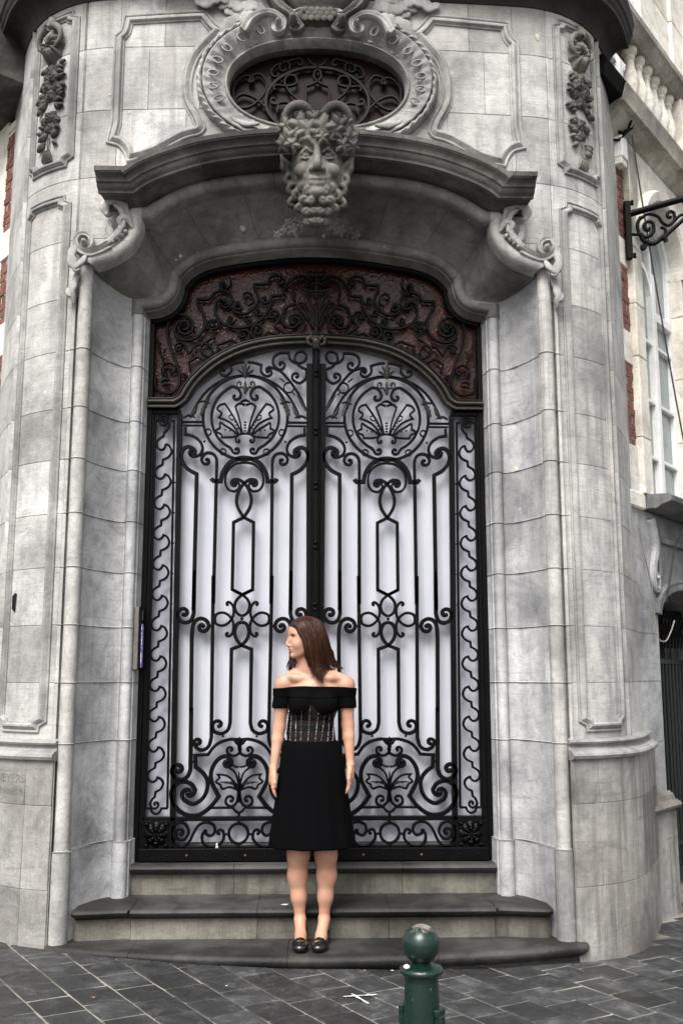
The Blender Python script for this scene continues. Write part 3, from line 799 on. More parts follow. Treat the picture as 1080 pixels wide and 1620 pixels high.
# upper shelf, side curls
H('B', [[(232, 108), (366, 108)]], .010, 'shelf_bar'); H('B', [[(236, 130), (366, 130)]], .008, 'shelf_bar')
H('B', [[(252, 142), (250, 186)], [(300, 198), (345, 232), (361, 275), (348, 312), (318, 326)], ('sp', 298, 296, .7, True)], .014)
H('B', [[(314, 1300), (326, 438)], [(272, 408), (237, 365), (226, 320), (240, 280), (270, 265), (300, 275)], ('sp', 292, 302, .65, True)], .019, 'tall_bar')
H('C', [[(345, 10), (343, 270)], [(343, 270), (330, 310), (300, 327), (262, 316), (246, 285)], ('sp', 284, 270, .9, True)], .019, 'tall_bar')
H('C', [('hd', 397, 352, .9, False), [(436, 345), (422, 316), (388, 302), (355, 316), (338, 352), (333, 420)], [(333, 420), (331, 870)]], .019, 'tall_bar')
H('D', [[(358, -40), (356, 325)], [(356, 325), (340, 366), (304, 388), (266, 376), (247, 345)], ('sp', 286, 328, .9, True)], .020, 'tall_bar')
H('B', [('hd', 388, 352, .85, False), [(357, 335), (372, 312), (398, 303), (430, 312), (449, 340), (452, 380)], [(452, 380), (450, 480)]], .015)
H('B', [[(450, 480), (440, 1260)]], .017, 'tall_bar')
H('C', [[(460, 40), (456, 1030)], [(456, 1030), (440, 1084), (402, 1106), (366, 1092), (350, 1062)], ('sp', 376, 1060, .8, True)], .017, 'tall_bar')
# portal arch over the interlace
H('B', [[(420, 466), (434, 482), (478, 482)], [(478, 482), (490, 430), (528, 372), (580, 342), (628, 334)]], .022, 'arch_bar')
H('B', [[(628, 364), (575, 372), (530, 405), (508, 450), (508, 500), (530, 538), (566, 548)], ('sp', 566, 500, .62, False)], .011)
H('B', [('hd', 566, 497, .8, False), [(556, 476), (588, 472), (622, 492), (652, 530), (672, 590), (664, 650), (626, 712)], [(562, 744)], [(562, 744), (558, 1170)], [(625, 1204)]], .016, 'interlace_bar')
H('C', [[(578, 125), (635, 155), (672, 188), (684, 226), (670, 268), (638, 288)]], .014, 'interlace_bar')
H('C', [[(638, 324), (608, 338), (594, 385), (606, 430), (636, 466)], [(698, 490)], [(698, 490), (694, 940)], [(694, 940), (708, 985), (748, 1006), (788, 994)], ('sp', 764, 954, .85, False)], .017, 'interlace_bar')
H('C', [('hd', 552, 214, .55, True), [(566, 206), (584, 230), (586, 280), (560, 325), (520, 346), (480, 334), (472, 304)]], .013)
H('C', [('hd', 552, 396, .55, False), [(566, 408), (584, 385), (586, 330), (560, 286), (520, 266), (480, 278), (472, 304)]], .013)
# roundel
def ringpts(cx, cy, r, a0, a1, n=28): return [(cx+r*math.cos(R(a)), cy+r*math.sin(R(a))) for a in np.linspace(a0, a1, n)]
H('A', [ringpts(628, 1040, 266, 270, 90)], .014, 'ring_bar')
H('A', [('hd', 566, 904, .7, False), [(598, 880), (580, 854)]+ringpts(628, 1040, 212, 248, 116, 16)+[(548, 1248)], ('sp', 576, 1246, .95, True)], .013, 'ring_bar')
H('A', [[(290, 1022), (318, 965), (366, 893), (436, 830), (520, 790), (600, 774)]], .011)
H('A', [('hd', 492, 746, .8, True), [(520, 768), (540, 745), (538, 706)], [(585, 692), (628, 688)]], .012)
for c in ((396, 172), (490, 297)): H('B', [ringpts(*c, 19, 0, 350, 14)], .006, 'small_ring')
# palmette in the roundel
H('B', [[(628, 180), (598, 184), (572, 204), (572, 226)], ('sp', 588, 226, .7, False)], .010, 'shell_bar')
H('B', [[(576, 196), (540, 204), (482, 205)], [(476, 184), (440, 166), (470, 146)], [(472, 112), (505, 132), (548, 158), (584, 190)]], .009, 'shell_bar')
H('B', [[(592, 186), (552, 128), (510, 98), (462, 80)], [(480, 52), (452, 26), (470, 0), (500, -8)], [(540, 50), (580, 120), (606, 182)]], .009, 'shell_bar')
H('B', [[(612, 182), (592, 90), (566, 10)], [(592, -10), (628, 2)]], .009, 'shell_bar')
for p in ((560, 180), (530, 165), (500, 158)): H('B', [ringpts(*p, 4, 0, 340, 6)], .006, 'bead')
for p in ((578, 150), (570, 128), (560, 108), (548, 96)): H('B', [ringpts(*p, 4, 0, 340, 6)], .006, 'bead')
H('B', [[(548, 96), (530, 85), (528, 68), (545, 62)]], .004, 'tendril')
for q in range(4): H('B', [ringpts(628, 165-q*18, 5, 0, 340, 6)], .006, 'bead')
# foot panel
H('D', [[(640, 150), (590, 148), (530, 166), (490, 196), (460, 238)], [(372, 243)]], .015)
H('D', [[(384, 250), (386, 312)], [(428, 345), (456, 392), (453, 450), (424, 502), (372, 530), (322, 508)], ('sp', 342, 466, .72, True)], .019, 'great_scroll')
H('D', [('hd', 570, 288, .8, False), [(596, 276), (566, 248), (520, 266), (482, 325), (480, 395), (524, 486)], [(470, 552), (400, 596), (322, 590), (264, 540), (244, 470), (264, 420), (312, 397), (360, 412), (384, 448)], ('sp', 345, 462, .42, False)], .020, 'great_scroll')
H('D', [[(652, 200), (640, 232), (606, 246), (576, 230)], ('sp', 592, 210, .8, True)], .013)
H('D', [[(640, 430), (592, 378), (560, 360), (516, 356)], [(528, 376), (506, 398), (532, 416)], [(546, 442), (585, 430), (632, 446)]], .009, 'leaf_bar')
H('D', [[(641, 420), (622, 350), (588, 318)], [(598, 298), (622, 310), (643, 310)]], .009, 'leaf_bar')
H('D', [[(643, 400), (638, 480), (628, 522), (598, 546), (568, 530)], ('sp', 594, 506, .9, True)], .012)
H('D', [[(468, 553), (606, 551)], [(624, 574), (643, 582)]], .011)
for q in range(4): H('D', [ringpts(560+q*16, 404-2*q, 4, 0, 340, 6)], .006, 'bead')
# bottom frieze
H('D', [('hd', 300, 702, 1.15, True), [(322, 740), (346, 700), (330, 652), (288, 640), (254, 672), (250, 726), (275, 776), (318, 784), (352, 750), (376, 700), (408, 654), (452, 638), (494, 655), (500, 696), (476, 718), (448, 706)], [(446, 682)]], .013, 'frieze_scroll')
H('D', [[(446, 682), (426, 716), (432, 760), (470, 786), (518, 776), (552, 738), (552, 700)], ('sp', 528, 700, .75, True)], .013, 'frieze_scroll')
H('D', [ringpts(643, 705, 60, 270, 90, 16)], .013, 'frieze_ring')
FULL = []      # only on the meeting side
def Fs(f, segs, w=.012, name='scroll_bar'): FULL.append((f, segs, w, name))
Fs('A', [('hd', 776, 744, .6, False), [(790, 722), (850, 745), (915, 815), (975, 905), (1010, 985)]], .012)
Fs('A', [('hd', 855, 704, .9, True), [(836, 735), (806, 700), (812, 655), (850, 632), (905, 630)], [(905, 630), (912, 668), (950, 694), (1000, 686), (1018, 650), (992, 620), (956, 632), (942, 672), (975, 715), (1018, 735)], [(1012, 790), (972, 822), (935, 805)], ('sp', 952, 778, .95, False)], .012)
Fs('A', [ringpts(905, 850, 32, 0, 350, 16)], .006, 'small_ring')
for lf, base in ((leafs[0], ident), (leafs[1], mir_all(ident))):
    comp = (lambda g: g) if base is ident else (lambda g: mir_all(g))
    ALIGN[0] = True
    for f, segs, w, nm, tp in HALF:
        for g in (ident, mir_leaf):
            if nm == 'bead':
                x, z = fr(f, segs[0][0]); x, z = comp(g)(x, z); mb = MB(); V, F = ball((x, GY+.005, z), .006, 5, 6); mb.add(V, F); mb.obj('bead', M_iron, lf)
            else: build_stroke(f, segs, w, xf=comp(g), name=nm, parent=lf)
    for f, segs, w, nm in FULL: build_stroke(f, segs, w, xf=comp(ident), name=nm, parent=lf)
    ALIGN[0] = False
    # straight frame of the leaf
    for f, seg, w, nm in (('P', [(284, 655), (272, 1345)], .026, 'side_stile'), ('P', [(240, 655), (223, 1345)], .030, 'hanging_stile'), ('P', [(490.0, 575), (489.5, 1345)], .034, 'meeting_stile'),
                          ('D', [(60, 620), (1046, 614)], .020, 'cross_rail'), ('D', [(225, 786), (1046, 782)], .012, 'cross_rail'), ('P', [(240, 651), (286, 651)], .022, 'cross_rail')):
        build_stroke(f, [seg], w, dp=.034, xf=comp(ident), name=nm, parent=lf)
    # lock rail at the foot
    x0, zb = at(219, 1362, GY); _, zt = at(219, 1343, GY); x1 = -.004
    mb = MB(); a, b = sorted((x0 if lf is leafs[0] else -x0, x1 if lf is leafs[0] else -x1)); box(mb, a, b, GY-.03, GY+.03, .410, zt+.004, .004); mb.obj('bottom_rail', M_iron, lf)
    for q in range(9):
        x = a+(b-a)*(q+.5)/9; mb = MB(); V, F = ball((x, GY-.030, (.41+zt)/2), (.007, .005, .007), 6, 8); mb.add(V, F); mb.obj('rivet', M_rust if q in (2, 5) else M_iron, lf)
    # rosette box in the corner
    pa = fr('D', (52, 628)); pb = fr('D', (228, 792)); xx = sorted((comp(ident)(*pa)[0], comp(ident)(*pb)[0])); z0, z1 = sorted((pa[1], pb[1]))
    mb = MB(); box(mb, xx[0], xx[1], GY-.002, GY+.02, z0, z1, .003); mb.obj('rosette_plate', M_iron, lf)
    cx, cz = sum(xx)/2, (z0+z1)/2; rr = (z1-z0)*.46; V = []; F = []; na, nr = 48, 12
    for i in range(na):
        t = 2*math.pi*i/na
        for j in range(nr):
            r = j/(nr-1); pet = abs(math.cos(4*t))**.5; h = .022*math.sin(math.pi*min(1, r*1.05))*(.35+.65*pet)*(1-.35*math.exp(-((r-.55)/.08)**2))+(.016*(1-(r/.2)**2) if r < .2 else 0)
            V.append((cx+rr*r*math.cos(t)*(.8+.2*pet), GY-.004-h, cz+rr*r*math.sin(t)*(.8+.2*pet)))
    mesh('rosette', V, grid_faces(na, nr, True, False), M_iron, lf)
    for sx in (-1, 1):
        for s2 in (-1, 1):
            mb = MB(); V, F = ball((cx+sx*rr*.8, GY-.008, cz+s2*rr*.82), (.016, .014, .012), 6, 8); mb.add(V, F); mb.obj('rosette_leaf', M_iron, lf)
    # wavy side strip
    A_ = 'P'
    for u0, u1, w in (((246.5, 664), (231, 1278), .010), ((275, 664), (264, 1278), .010)): pass
    g = comp(ident)
    build_stroke('P', [[(246, 665), (230.5, 1279)]], .010, xf=g, name='strip_bar', parent=lf)
    build_stroke('P', [[(275.5, 665), (264.5, 1279)]], .010, xf=g, name='strip_bar', parent=lf)
    build_stroke('B', [[(58, 102), (76, 100)], [(88, 84), (122, 66), (152, 84), (164, 102)], [(186, 102)]], .010, xf=g, name='strip_bar', parent=lf)
    build_stroke('D', [[(78, 556), (106, 556)], [(112, 576), (135, 590), (158, 578), (168, 556)], [(204, 556)]], .010, xf=g, name='strip_bar', parent=lf)
    pit = (1231-702.5)/11.
    for q in range(-0, 12):
        def off(p): 
            v = 640+p[1]/4+pit*q; du = -(v-702.5)*(15.0/614)*1.0
            return (230+p[0]/4+du+.0, v)
        if q < 11:
            seg = [[off(p) for p in s] for s in ([(128, 248), (150, 258), (166, 294), (150, 328), (113, 347)], [(110, 378)], [(76, 400), (64, 430), (78, 460), (104, 468), (124, 450), (128, 433)])]
        else: seg = [[off(p) for p in s] for s in ([(128, 248), (150, 258), (164, 285), (150, 320), (118, 338)], [(112, 372)], [(96, 386), (84, 415)])]
        if q == 11: seg.append(('sp', *off((118, 418)), 1.1, False))
        build_stroke('P', seg, .0105, xf=g, name='wave_bar', parent=lf)
        if q: 
            for uu in (58, 192): 
                x, v = off((uu, 300)); beadpt('P', (x, v), .006, lf, g)
    build_stroke('B', [('hd', 118, 108, .8, True), [(98, 124), (92, 100), (118, 84), (144, 100), (150, 128), (138, 156), (118, 176)], [(114, 198)], [(88, 214), (72, 238), (76, 268), (96, 284), (114, 280), (124, 264), (128, 248)]], .0105, xf=g, name='wave_bar', parent=lf)
    # acanthus leaves, crest and small bosses
    def leafy(f, pts, wmax, mat=M_gilt, name='acanthus_leaf', n=5, gg=ident):
        P = smooth_path([np.array(comp(gg)(*fr(f, p))) for p in pts], step=.008); d = arc_len(P)/arc_len(P)[-1]; nn = offsets(P); V = []; cols = 9
        for i, (p, q) in enumerate(zip(P, nn)):
            e = wmax*math.sin(math.pi*min(1, .12+.88*d[i]))**.7*(.62+.38*abs(math.sin(math.pi*d[i]*n)))
            for j in range(cols):
                a = -1+2*j/(cols-1); x = p+q*e*a; V.append((x[0], GY-.006-.016*(1-abs(a)**1.6)-.010*math.cos(a*9)*(1-abs(a))+(.0), x[1]))
        mesh(name, V, grid_faces(len(P), cols), mat, lf, sharp=180)
    ALIGN[0] = True
    for gg in (ident, mir_leaf):
        leafy('A', [(352, 1036), (362, 1000), (380, 960), (408, 915)], .017, gg=gg); leafy('A', [(345, 948), (375, 942), (412, 958)], .008, n=3, gg=gg)
        leafy('A', [(280, 1046), (305, 1020), (330, 965)], .012, gg=gg, n=3); leafy('A', [(240, 1048), (275, 1030), (318, 1046)], .010, gg=gg, n=3)
        leafy('A', [(632, 790), (612, 762), (584, 748)], .010, gg=gg, n=2); leafy('A', [(630, 770), (622, 738), (606, 712)], .009, gg=gg, n=2)
        leafy('D', [(640, 180), (622, 160), (604, 136)], .012, M_iron, gg=gg, n=2); leafy('D', [(640, 460), (610, 410), (560, 400), (528, 400)], .009, M_iron, 'leaf_rib', gg=gg)
        build_stroke('A', [('hd', 596, 826, .9, False), [(588, 850), (612, 846), (626, 872)]], .007, xf=comp(gg), name='crest_curl', parent=lf, mat=M_gilt)
        for p in (('C', (448, 348)), ('C', (238, 282)), ('C', (390, 1112)), ('D', (372, 280)), ('D', (548, 130)), ('B', (372, 232)), ('D', (468, 396)), ('D', (570, 708)), ('D', (714, 708))): beadpt(p[0], p[1], .0075, lf, comp(gg))
    leafy('A', [(630, 800), (630, 740), (630, 690)], .016, gg=ident, n=3); leafy('A', [(630, 900), (630, 850), (630, 810)], .012, gg=ident, n=3)
    leafy('A', [(600, 948), (632, 935), (664, 948)], .010, M_iron2, gg=ident, n=3)
    leafy('D', [(643, 520), (643, 440), (643, 330)], .011, M_iron, gg=ident, n=5); leafy('D', [(645, 205), (645, 170), (645, 130)], .017, M_iron, 'crest', gg=ident, n=3)
    for p in (('C', (638, 304)), ('D', (643, 594)), ('D', (643, 628)), ('D', (640, 776))): beadpt(p[0], p[1], .010, lf, comp(ident))
    leafy('A', [(1016, 1005), (985, 950), (955, 900)], .009, gg=ident, n=4); leafy('A', [(880, 822), (862, 806), (845, 798)], .005, gg=ident, n=2); leafy('A', [(945, 905), (930, 885), (925, 870)], .006, gg=ident, n=2)

ALIGN[0] = False
# translucent ribbed sheet behind each leaf
M_poly, tp, bp = newmat('ribbed_polycarbonate')
geo = tp.nodes.new('ShaderNodeNewGeometry'); sx = tp.nodes.new('ShaderNodeSeparateXYZ'); tp.links.new(geo.outputs['Position'], sx.inputs[0])
wv = mth(tp, 'SINE', mth(tp, 'MULTIPLY', sx.outputs['X'], 2*math.pi/.0125))
cl = noi(tp, geo.outputs['Position'], 2.5, 4, .6); st_ = noi(tp, geo.outputs['Position'], 1, 4, .6, 0, (60, 60, 1.2))
c0 = ramp(tp, cl, [(.3, (.43, .435, .485)), (.7, (.49, .495, .545))]); c0 = mix(tp, c0, ramp(tp, mth(tp, 'MULTIPLY', mth(tp, 'ADD', wv, 1), .5), [(0, (.92, .92, .935)), (.6, (1, 1, 1))]), 1, 'MULTIPLY')
c0 = mix(tp, c0, ramp(tp, st_, [(.3, (.88, .88, .88)), (.6, (1, 1, 1))]), .6, 'MULTIPLY')
tp.links.new(c0, bp.inputs['Base Color']); bp.inputs['Roughness'].default_value = .38; bp.inputs['Specular IOR Level'].default_value = .35
bump(tp, bp, wv, .2, .0010)
for lf, sg in ((leafs[0], -1), (leafs[1], 1)):
    pts = [(-1.0, .50), (-.012, .50), (-.012, 3.48)]
    arcx = [(-.008, 3.50), (-.25, 3.48), (-.45, 3.42), (-.62, 3.32), (-.74, 3.22), (-.80, 3.13), (-1.01, 3.10)]
    pts = [(-1.01, .50), (-.008, .50)]+arcx; V = [(p[0]*(-sg), GY+.075, p[1]) for p in pts]+[(p[0]*(-sg), GY+.083, p[1]) for p in pts]; m = len(pts)
    F = [tuple(range(m)), tuple(range(m, 2*m))[::-1]]+[(j, (j+1) % m, m+(j+1) % m, m+j) for j in range(m)]
    mesh('backing_sheet', V, F, M_poly, lf, smooth=False)

# fixed frame of the doorway, transom bar, centre post
frame = empty('gate_frame', (0, GY, .42), label='black iron frame with centre post and curved bronze-edged transom bar', cat='gate frame')
for sg in (1, -1):
    g = ident if sg > 0 else mir_all(ident)
    x0 = -1.034 if sg > 0 else 1.004
    mb = MB(); box(mb, x0, x0+.030, GY-.012, GY+.05, .41, 3.62, .003); mb.obj('frame_post', M_iron, frame)
mb = MB(); box(mb, -.024, .024, GY-.035, GY+.03, .43, 3.52, .006); mb.obj('centre_post', M_iron, frame)
mb = MB(); box(mb, -.011, .011, GY-.047, GY-.035, .43, 3.50, .004); mb.obj('post_bead', M_iron, frame)
for v in (590, 682, 768, 862, 960):
    x, z = at(498, v, GY-.05)
    for dz in (-.016, .016):
        mb = MB(); V, F = lathe([(.004, .008), (.010, .006), (.015, 0)], 12); V = [(q[0], GY-.047-q[2]*1.2, z+dz+q[1]) for q in V]; mb.add(V, F); mb.obj('stud', M_iron, frame)
_ap = at(498, 536, 5.885)[1]
Tm = [(-1.03, at(240, 637, 5.885)[1]), (at(276, 637, 5.885)[0], at(276, 637, 5.885)[1])]+[at(u, v, 5.885) for u, v in ((288, 629), (298, 612), (315, 592), (342, 570), (380, 551), (425, 540))]+[(-.12, _ap-.003), (0, _ap)]
TmP = np.concatenate([[Tm[0]], smooth_path(Tm[1:]+[(.12, _ap-.003)], step=.03, corner=(0,))]); TmP = TmP[TmP[:, 0] < .001]
TmF = full(TmP)
for nm, pr, mt in (('transom_bar', [(-.034, 0), (-.034, .05), (-.028, .056), (-.010, .056), (-.006, .05), (.022, .05), (.026, .054), (.034, .052), (.036, 0)], M_iron), ('transom_bead', [(-.006, .048)]+[(.008-.013*math.cos(R(a)), .050+.018*math.sin(R(a))) for a in range(0, 181, 20)]+[(.022, .048)], M_gilt), ('transom_edge', [(-.034, .054), (-.032, .061), (-.026, .063), (-.020, .060), (-.018, .054)], M_gilt)):
    V, F = sweep2(TmF, pr, MP(GY+.02)); mesh(nm, V, F, mt, frame)
# bow-shaped boss where post and transom meet
s_ = SDF((-.075, GY-.10, 3.42), (.075, GY-.0, 3.56), .003)
s_.ell((0, GY-.055, 3.495), (.026, .028, .030), .01)
for sg in (-1, 1):
    s_.chain([(sg*.01, GY-.055, 3.50), (sg*.035, GY-.06, 3.525), (sg*.055, GY-.058, 3.512), (sg*.050, GY-.056, 3.485), (sg*.03, GY-.056, 3.475)], [.012, .013, .012, .010, .008], .006)
for q in (-1, 0, 1): s_.cap((q*.012, GY-.07, 3.49), (q*.016, GY-.062, 3.450), .008, .005, .005)
V, F = s_.mesh(1); mesh('transom_boss', V, F, M_gilt, frame, sharp=180)

# ------------------------------------------------------------------ transom light: red textured glass and its grille
M_red, tr, br = newmat('red_hammered_glass')
geo = tr.nodes.new('ShaderNodeNewGeometry'); P_ = geo.outputs['Position']
vo = tr.nodes.new('ShaderNodeTexVoronoi'); vo.feature = 'SMOOTH_F1'; vo.inputs['Scale'].default_value = 62; tr.links.new(P_, vo.inputs['Vector'])
nz = noi(tr, P_, 26, 4, .6, 1.5); cz_ = noi(tr, P_, 3, 3, .5)
c1 = ramp(tr, cz_, [(.3, (.026, .008, .005)), (.7, (.058, .017, .010))]); tr.links.new(c1, br.inputs['Base Color'])
br.inputs['Roughness'].default_value = .14; br.inputs['Specular IOR Level'].default_value = .22
p_ = bump(tr, br, nz, .5, .006); bump(tr, br, vo.outputs['Distance'], .55, .006, p_)
win = empty('transom_window', (0, GY, 3.5), label='arched red hammered-glass transom light behind scrolling iron grille above the gate', cat='window')
top = np.array([(x, z+.03) for x, z in Ifull if z > 3.60]); btm = TmF
pts = [(-1.03, 3.09)]+[(x*.998, min(z, 4.07)) for x, z in top]+[(1.03, 3.09)]+[(x, z) for x, z in TmF[::-1]]
from mathutils.geometry import tessellate_polygon
poly = [Vector((x, 0, z)) for x, z in pts]; tri = tessellate_polygon([poly])
V = [(p.x, GY+.055, p.z) for p in poly]; F = [tuple(t) for t in tri]; mesh('glass_pane', V, F, M_red, win, smooth=False)
# dark head frame following the arch
V, F = sweep2(Ifull, [(-.030, 0), (-.030, .045), (-.024, .052), (-.014, .052), (-.010, .045), (.012, .045), (.012, 0)], MP(GY+.04)); mesh('head_frame', V, F, M_iron, win)
TR = []
def T(f, segs, w=.012, name='grille_scroll'): TR.append((f, segs, w, name))
T('A', [('hd', 242, 468, 1.2, True), [(246, 512), (212, 488), (208, 450), (236, 425), (280, 440), (300, 480), (282, 520), (240, 545)]][0:0] or [[(125, 884), (170, 880), (210, 840), (216, 780), (196, 690), (160, 600), (138, 510), (150, 430), (205, 390), (262, 398), (300, 440), (296, 490), (258, 512)], ('sp', 242, 468, .75, True)], .014)
T('A', [('hd', 240, 465, .55, True), [(268, 432), (222, 430), (190, 465), (190, 515), (240, 548), (310, 540), (360, 495), (378, 430), (362, 370), (330, 322)], [(330, 290)], [(405, 290)]], .014)
T('A', [[(405, 290), (440, 248), (490, 234), (536, 258), (552, 300), (530, 336)], ('sp', 500, 312, .85, True)], .012)
T('A', [('hd', 500, 318, .4, True), [(510, 292), (462, 296), (440, 340), (452, 400), (500, 448), (580, 470), (670, 455), (740, 408), (785, 340), (797, 270)], [(870, 262)]], .013)
T('A', [('hd', 580, 332, .9, True), [(606, 345), (590, 308), (556, 325), (558, 360), (600, 382), (655, 372), (698, 332), (716, 285), (700, 235), (686, 205)], [(690, 196)], [(775, 193)]], .012)
T('A', [[(775, 193), (785, 158), (815, 140), (858, 146), (884, 172)], ('sp', 852, 176, .8, False)], .011)
T('A', [[(870, 262), (884, 212), (926, 166), (984, 142), (1034, 160)], ('sp', 1022, 192, .7, False)], .012)
T('A', [[(945, 300), (930, 250), (948, 200), (990, 180), (1040, 196)]], .010)
T('A', [('hd', 946, 425, .95, False), [(975, 424), (955, 400), (925, 414), (930, 452), (962, 478)], [(962, 478), (900, 460), (868, 420), (870, 365), (910, 330), (950, 320)]][0:0] or [('hd', 942, 428, 1.0, True), [(975, 440), (930, 472), (880, 450), (866, 392), (890, 342), (950, 318)]], .013)
T('A', [('hd', 940, 426, .8, False), [(920, 398), (965, 386), (1002, 420), (1000, 480), (960, 515), (890, 508), (818, 460)], [(850, 410), (836, 372), (802, 364), (780, 388)], ('sp', 806, 392, .7, False)], .012)
T('A', [('hd', 616, 514, .95, False), [(600, 490), (640, 488), (660, 518), (645, 556), (600, 575), (545, 548)], [(455, 580)], [(456, 620), (415, 655), (370, 640), (350, 602), (376, 570), (412, 590), (424, 626), (405, 652)]], .011)
T('A', [('hd', 708, 490, .95, True), [(740, 480), (715, 452), (680, 465), (668, 500), (690, 535), (730, 538), (775, 500)], [(820, 510), (880, 520)]], .011)
T('A', [('hd', 212, 598, .9, True), [(190, 580), (220, 562), (250, 580), (262, 615), (275, 634)], [(318, 585), (350, 575)]], .010)
T('A', [[(284, 750), (272, 692)], [(326, 655)], [(380, 682), (420, 676), (450, 650)]], .010)
T('A', [('hd', 430, 448, .9, False), [(418, 424), (455, 424), (466, 450), (450, 475), (415, 480)], [(436, 528), (400, 548), (380, 570)]], .010)
T('A', [('hd', 430, 446, .3, True), [(400, 430), (384, 450), (400, 480)]], .010)
for c, rr_, cwz in (((543, 415), 24, True), ((645, 410), 24, False), ((715, 368), 24, False), ((755, 292), 26, True), ((500, 205), 28, True), ((246, 770), 16, True), ((530, 430), 18, False), ((655, 430), 16, True)):
    p0 = (c[0]+rr_*.7, c[1]+rr_*.9)
    T('A', [[(c[0]+rr_*1.2, c[1]+rr_*.2), (c[0]+rr_*.75, c[1]+rr_*.85), (c[0], c[1]+rr_)], ('sp', c[0], c[1], 1.0, True if cwz else True)], .008, 'small_scroll')
T('A', [[(535, 150), (540, 190), (520, 228), (480, 230)], ('sp', 495, 200, .8, True)], .009)
T('A', [[(650, 330), (684, 304), (672, 262), (636, 248), (620, 270), (640, 290)]], .009)
T('A', [[(125, 884), (85, 872), (62, 830), (68, 780)]], .011)
T('A', [('hd', 160, 740, .6, False), [(188, 715), (150, 695), (115, 712), (104, 750), (112, 800)]], .008)
T('A', [[(75, 540), (85, 600), (105, 650), (120, 690)]], .009)
T('A', [[(1070, 470), (1045, 440), (1000, 380), (960, 340)]], .009, 'palmette_rib'); T('A', [[(1070, 470), (1055, 400), (1020, 330), (975, 310), (960, 330)]], .009, 'palmette_rib')
T('A', [[(1070, 470), (1060, 370), (1030, 280), (1000, 225)]], .009, 'palmette_rib'); T('A', [[(1000, 225), (1040, 240), (1070, 238)]], .012, 'palmette_rib')
T('A', [[(1020, 150), (1045, 140), (1070, 150)]], .012, 'palmette_rib'); T('A', [[(1020, 150), (1030, 190), (1070, 200)]], .010, 'palmette_rib')
for g in (ident, mir_all(ident)):
    for f, segs, w, nm in TR: build_stroke(f, segs, w, Y=GY+.005, xf=g, name=nm, parent=win, mat=M_iron2 if nm == 'palmette_rib' else M_iron)
    V_ = []
    for (f, pts, wm) in (('A', [(78, 560), (98, 640), (122, 690)], .010), ('A', [(125, 690), (112, 740), (140, 800)], .012), ('A', [(100, 820), (128, 800), (158, 815)], .018), ('A', [(105, 845), (128, 830), (160, 838)], .016), ('A', [(185, 715), (150, 700), (120, 720)], .007), ('A', [(130, 660), (120, 630), (135, 612)], .008), ('A', [(1060, 180), (1030, 165), (1004, 170)], .010), ('A', [(1068, 130), (1040, 120), (1020, 130)], .009), ('A', [(500, 318), (478, 300), (470, 322)], .006), ('A', [(240, 470), (225, 452), (252, 440)], .010), ('A', [(1045, 430), (1005, 360), (975, 325)], .007)):
        P = smooth_path([np.array(g(*fr(f, p))) for p in pts], step=.006); d = arc_len(P)/arc_len(P)[-1]; nn = offsets(P); V = []
        for i, (p, q) in enumerate(zip(P, nn)):
            e = wm*math.sin(math.pi*min(1, .12+.88*d[i]))**.7*(.6+.4*abs(math.sin(math.pi*d[i]*3)))
            for j in range(7):
                a = -1+2*j/6; x = p+q*e*a; V.append((x[0], GY-.004-.018*(1-abs(a)**1.6), x[1]))
        mesh('grille_leaf', V, grid_faces(len(P), 7), M_iron2, win, sharp=180)
mb = MB(); x, z = at(498, 430, GY)
V, F = tube3([(0, GY, 3.50), (0, GY, 3.70), (0, GY, 3.86), (0, GY, 4.0)], [.018, .010, .007, .006], 8); mb.add(V, F)
for zq, rq in ((3.62, .016), (3.76, .012), (3.80, .015), (3.84, .012), (3.90, .02), (3.95, .026), (3.98, .014)): V, F = ball((0, GY-.004, zq), (rq, rq*.8, rq*.6), 6, 10); mb.add(V, F)
mb.obj('palmette_stem', M_iron2, win)

# ------------------------------------------------------------------ oculus window
ocu = empty('oculus_window', (0, 5.7, 4.96), label='oval window with dark red glass and looped iron grille above the carved mask', cat='window')
M_dark = simple('dark_backing', (.02, .018, .017), .8, var=.4)  # near-black, for the sheet behind the side gateway bars
V = [(0, 5.56, OCZ)]+[(.62*math.cos(t), 5.56, OCZ+.40*math.sin(t)) for t in np.linspace(0, 2*math.pi, 49)[:-1]]; F = [(0, 1+(i+1) % 48, 1+i) for i in range(48)]
M_dred = simple('dark_red_glass', (.010, .0022, .0018), .35, var=.4, scale=8, bmp=.15, spec=.12)
mesh('glass_pane', V, F, M_dred, ocu, smooth=False)
V = []; 
for i in range(64):
    t = 2*math.pi*i/64
    for y, k in ((5.50, -.02), (5.58, -.02)): x, z = ocp(t, k); V.append((x, y, z))
mesh('reveal_lining', V, grid_faces(64, 2, True, False), M_soot, ocu)
OY = 5.515
def OT(segs, w=.011): 
    for g in (ident, mir_all(ident)): build_stroke('O', segs, w, Y=OY, xf=g, name='grille_scroll', parent=ocu, mat=M_iron2)
cxo = 540
OT([[(540, 356), (450, 366), (350, 410), (285, 480), (272, 560), (300, 620), (345, 660), (400, 690)]], .016)
OT([[(270, 570), (215, 520), (150, 498), (108, 525), (112, 558), (165, 572), (225, 540), (270, 480), (272, 430), (240, 392), (200, 400)], ('sp', 205, 425, .6, True)], .010)
OT([[(100, 520), (105, 450), (150, 405), (180, 402)], ('sp', 186, 425, .9, False)], .009)
OT([[(96, 520), (102, 600), (130, 660)]], .012)
OT([('hd', 325, 470, .5, False), [(330, 450), (390, 455), (435, 440), (428, 405), (392, 400), (372, 435), (400, 490)], [(470, 550), (545, 590)]], .010)
OT([[(484, 600), (486, 456)], [(530, 440), (566, 410), (560, 375), (540, 368)]], .010)
OT([('hd', 330, 390, .7, True), [(300, 380), (320, 350), (370, 330), (440, 310)], ('sp', 450, 335, .8, False)], .009)
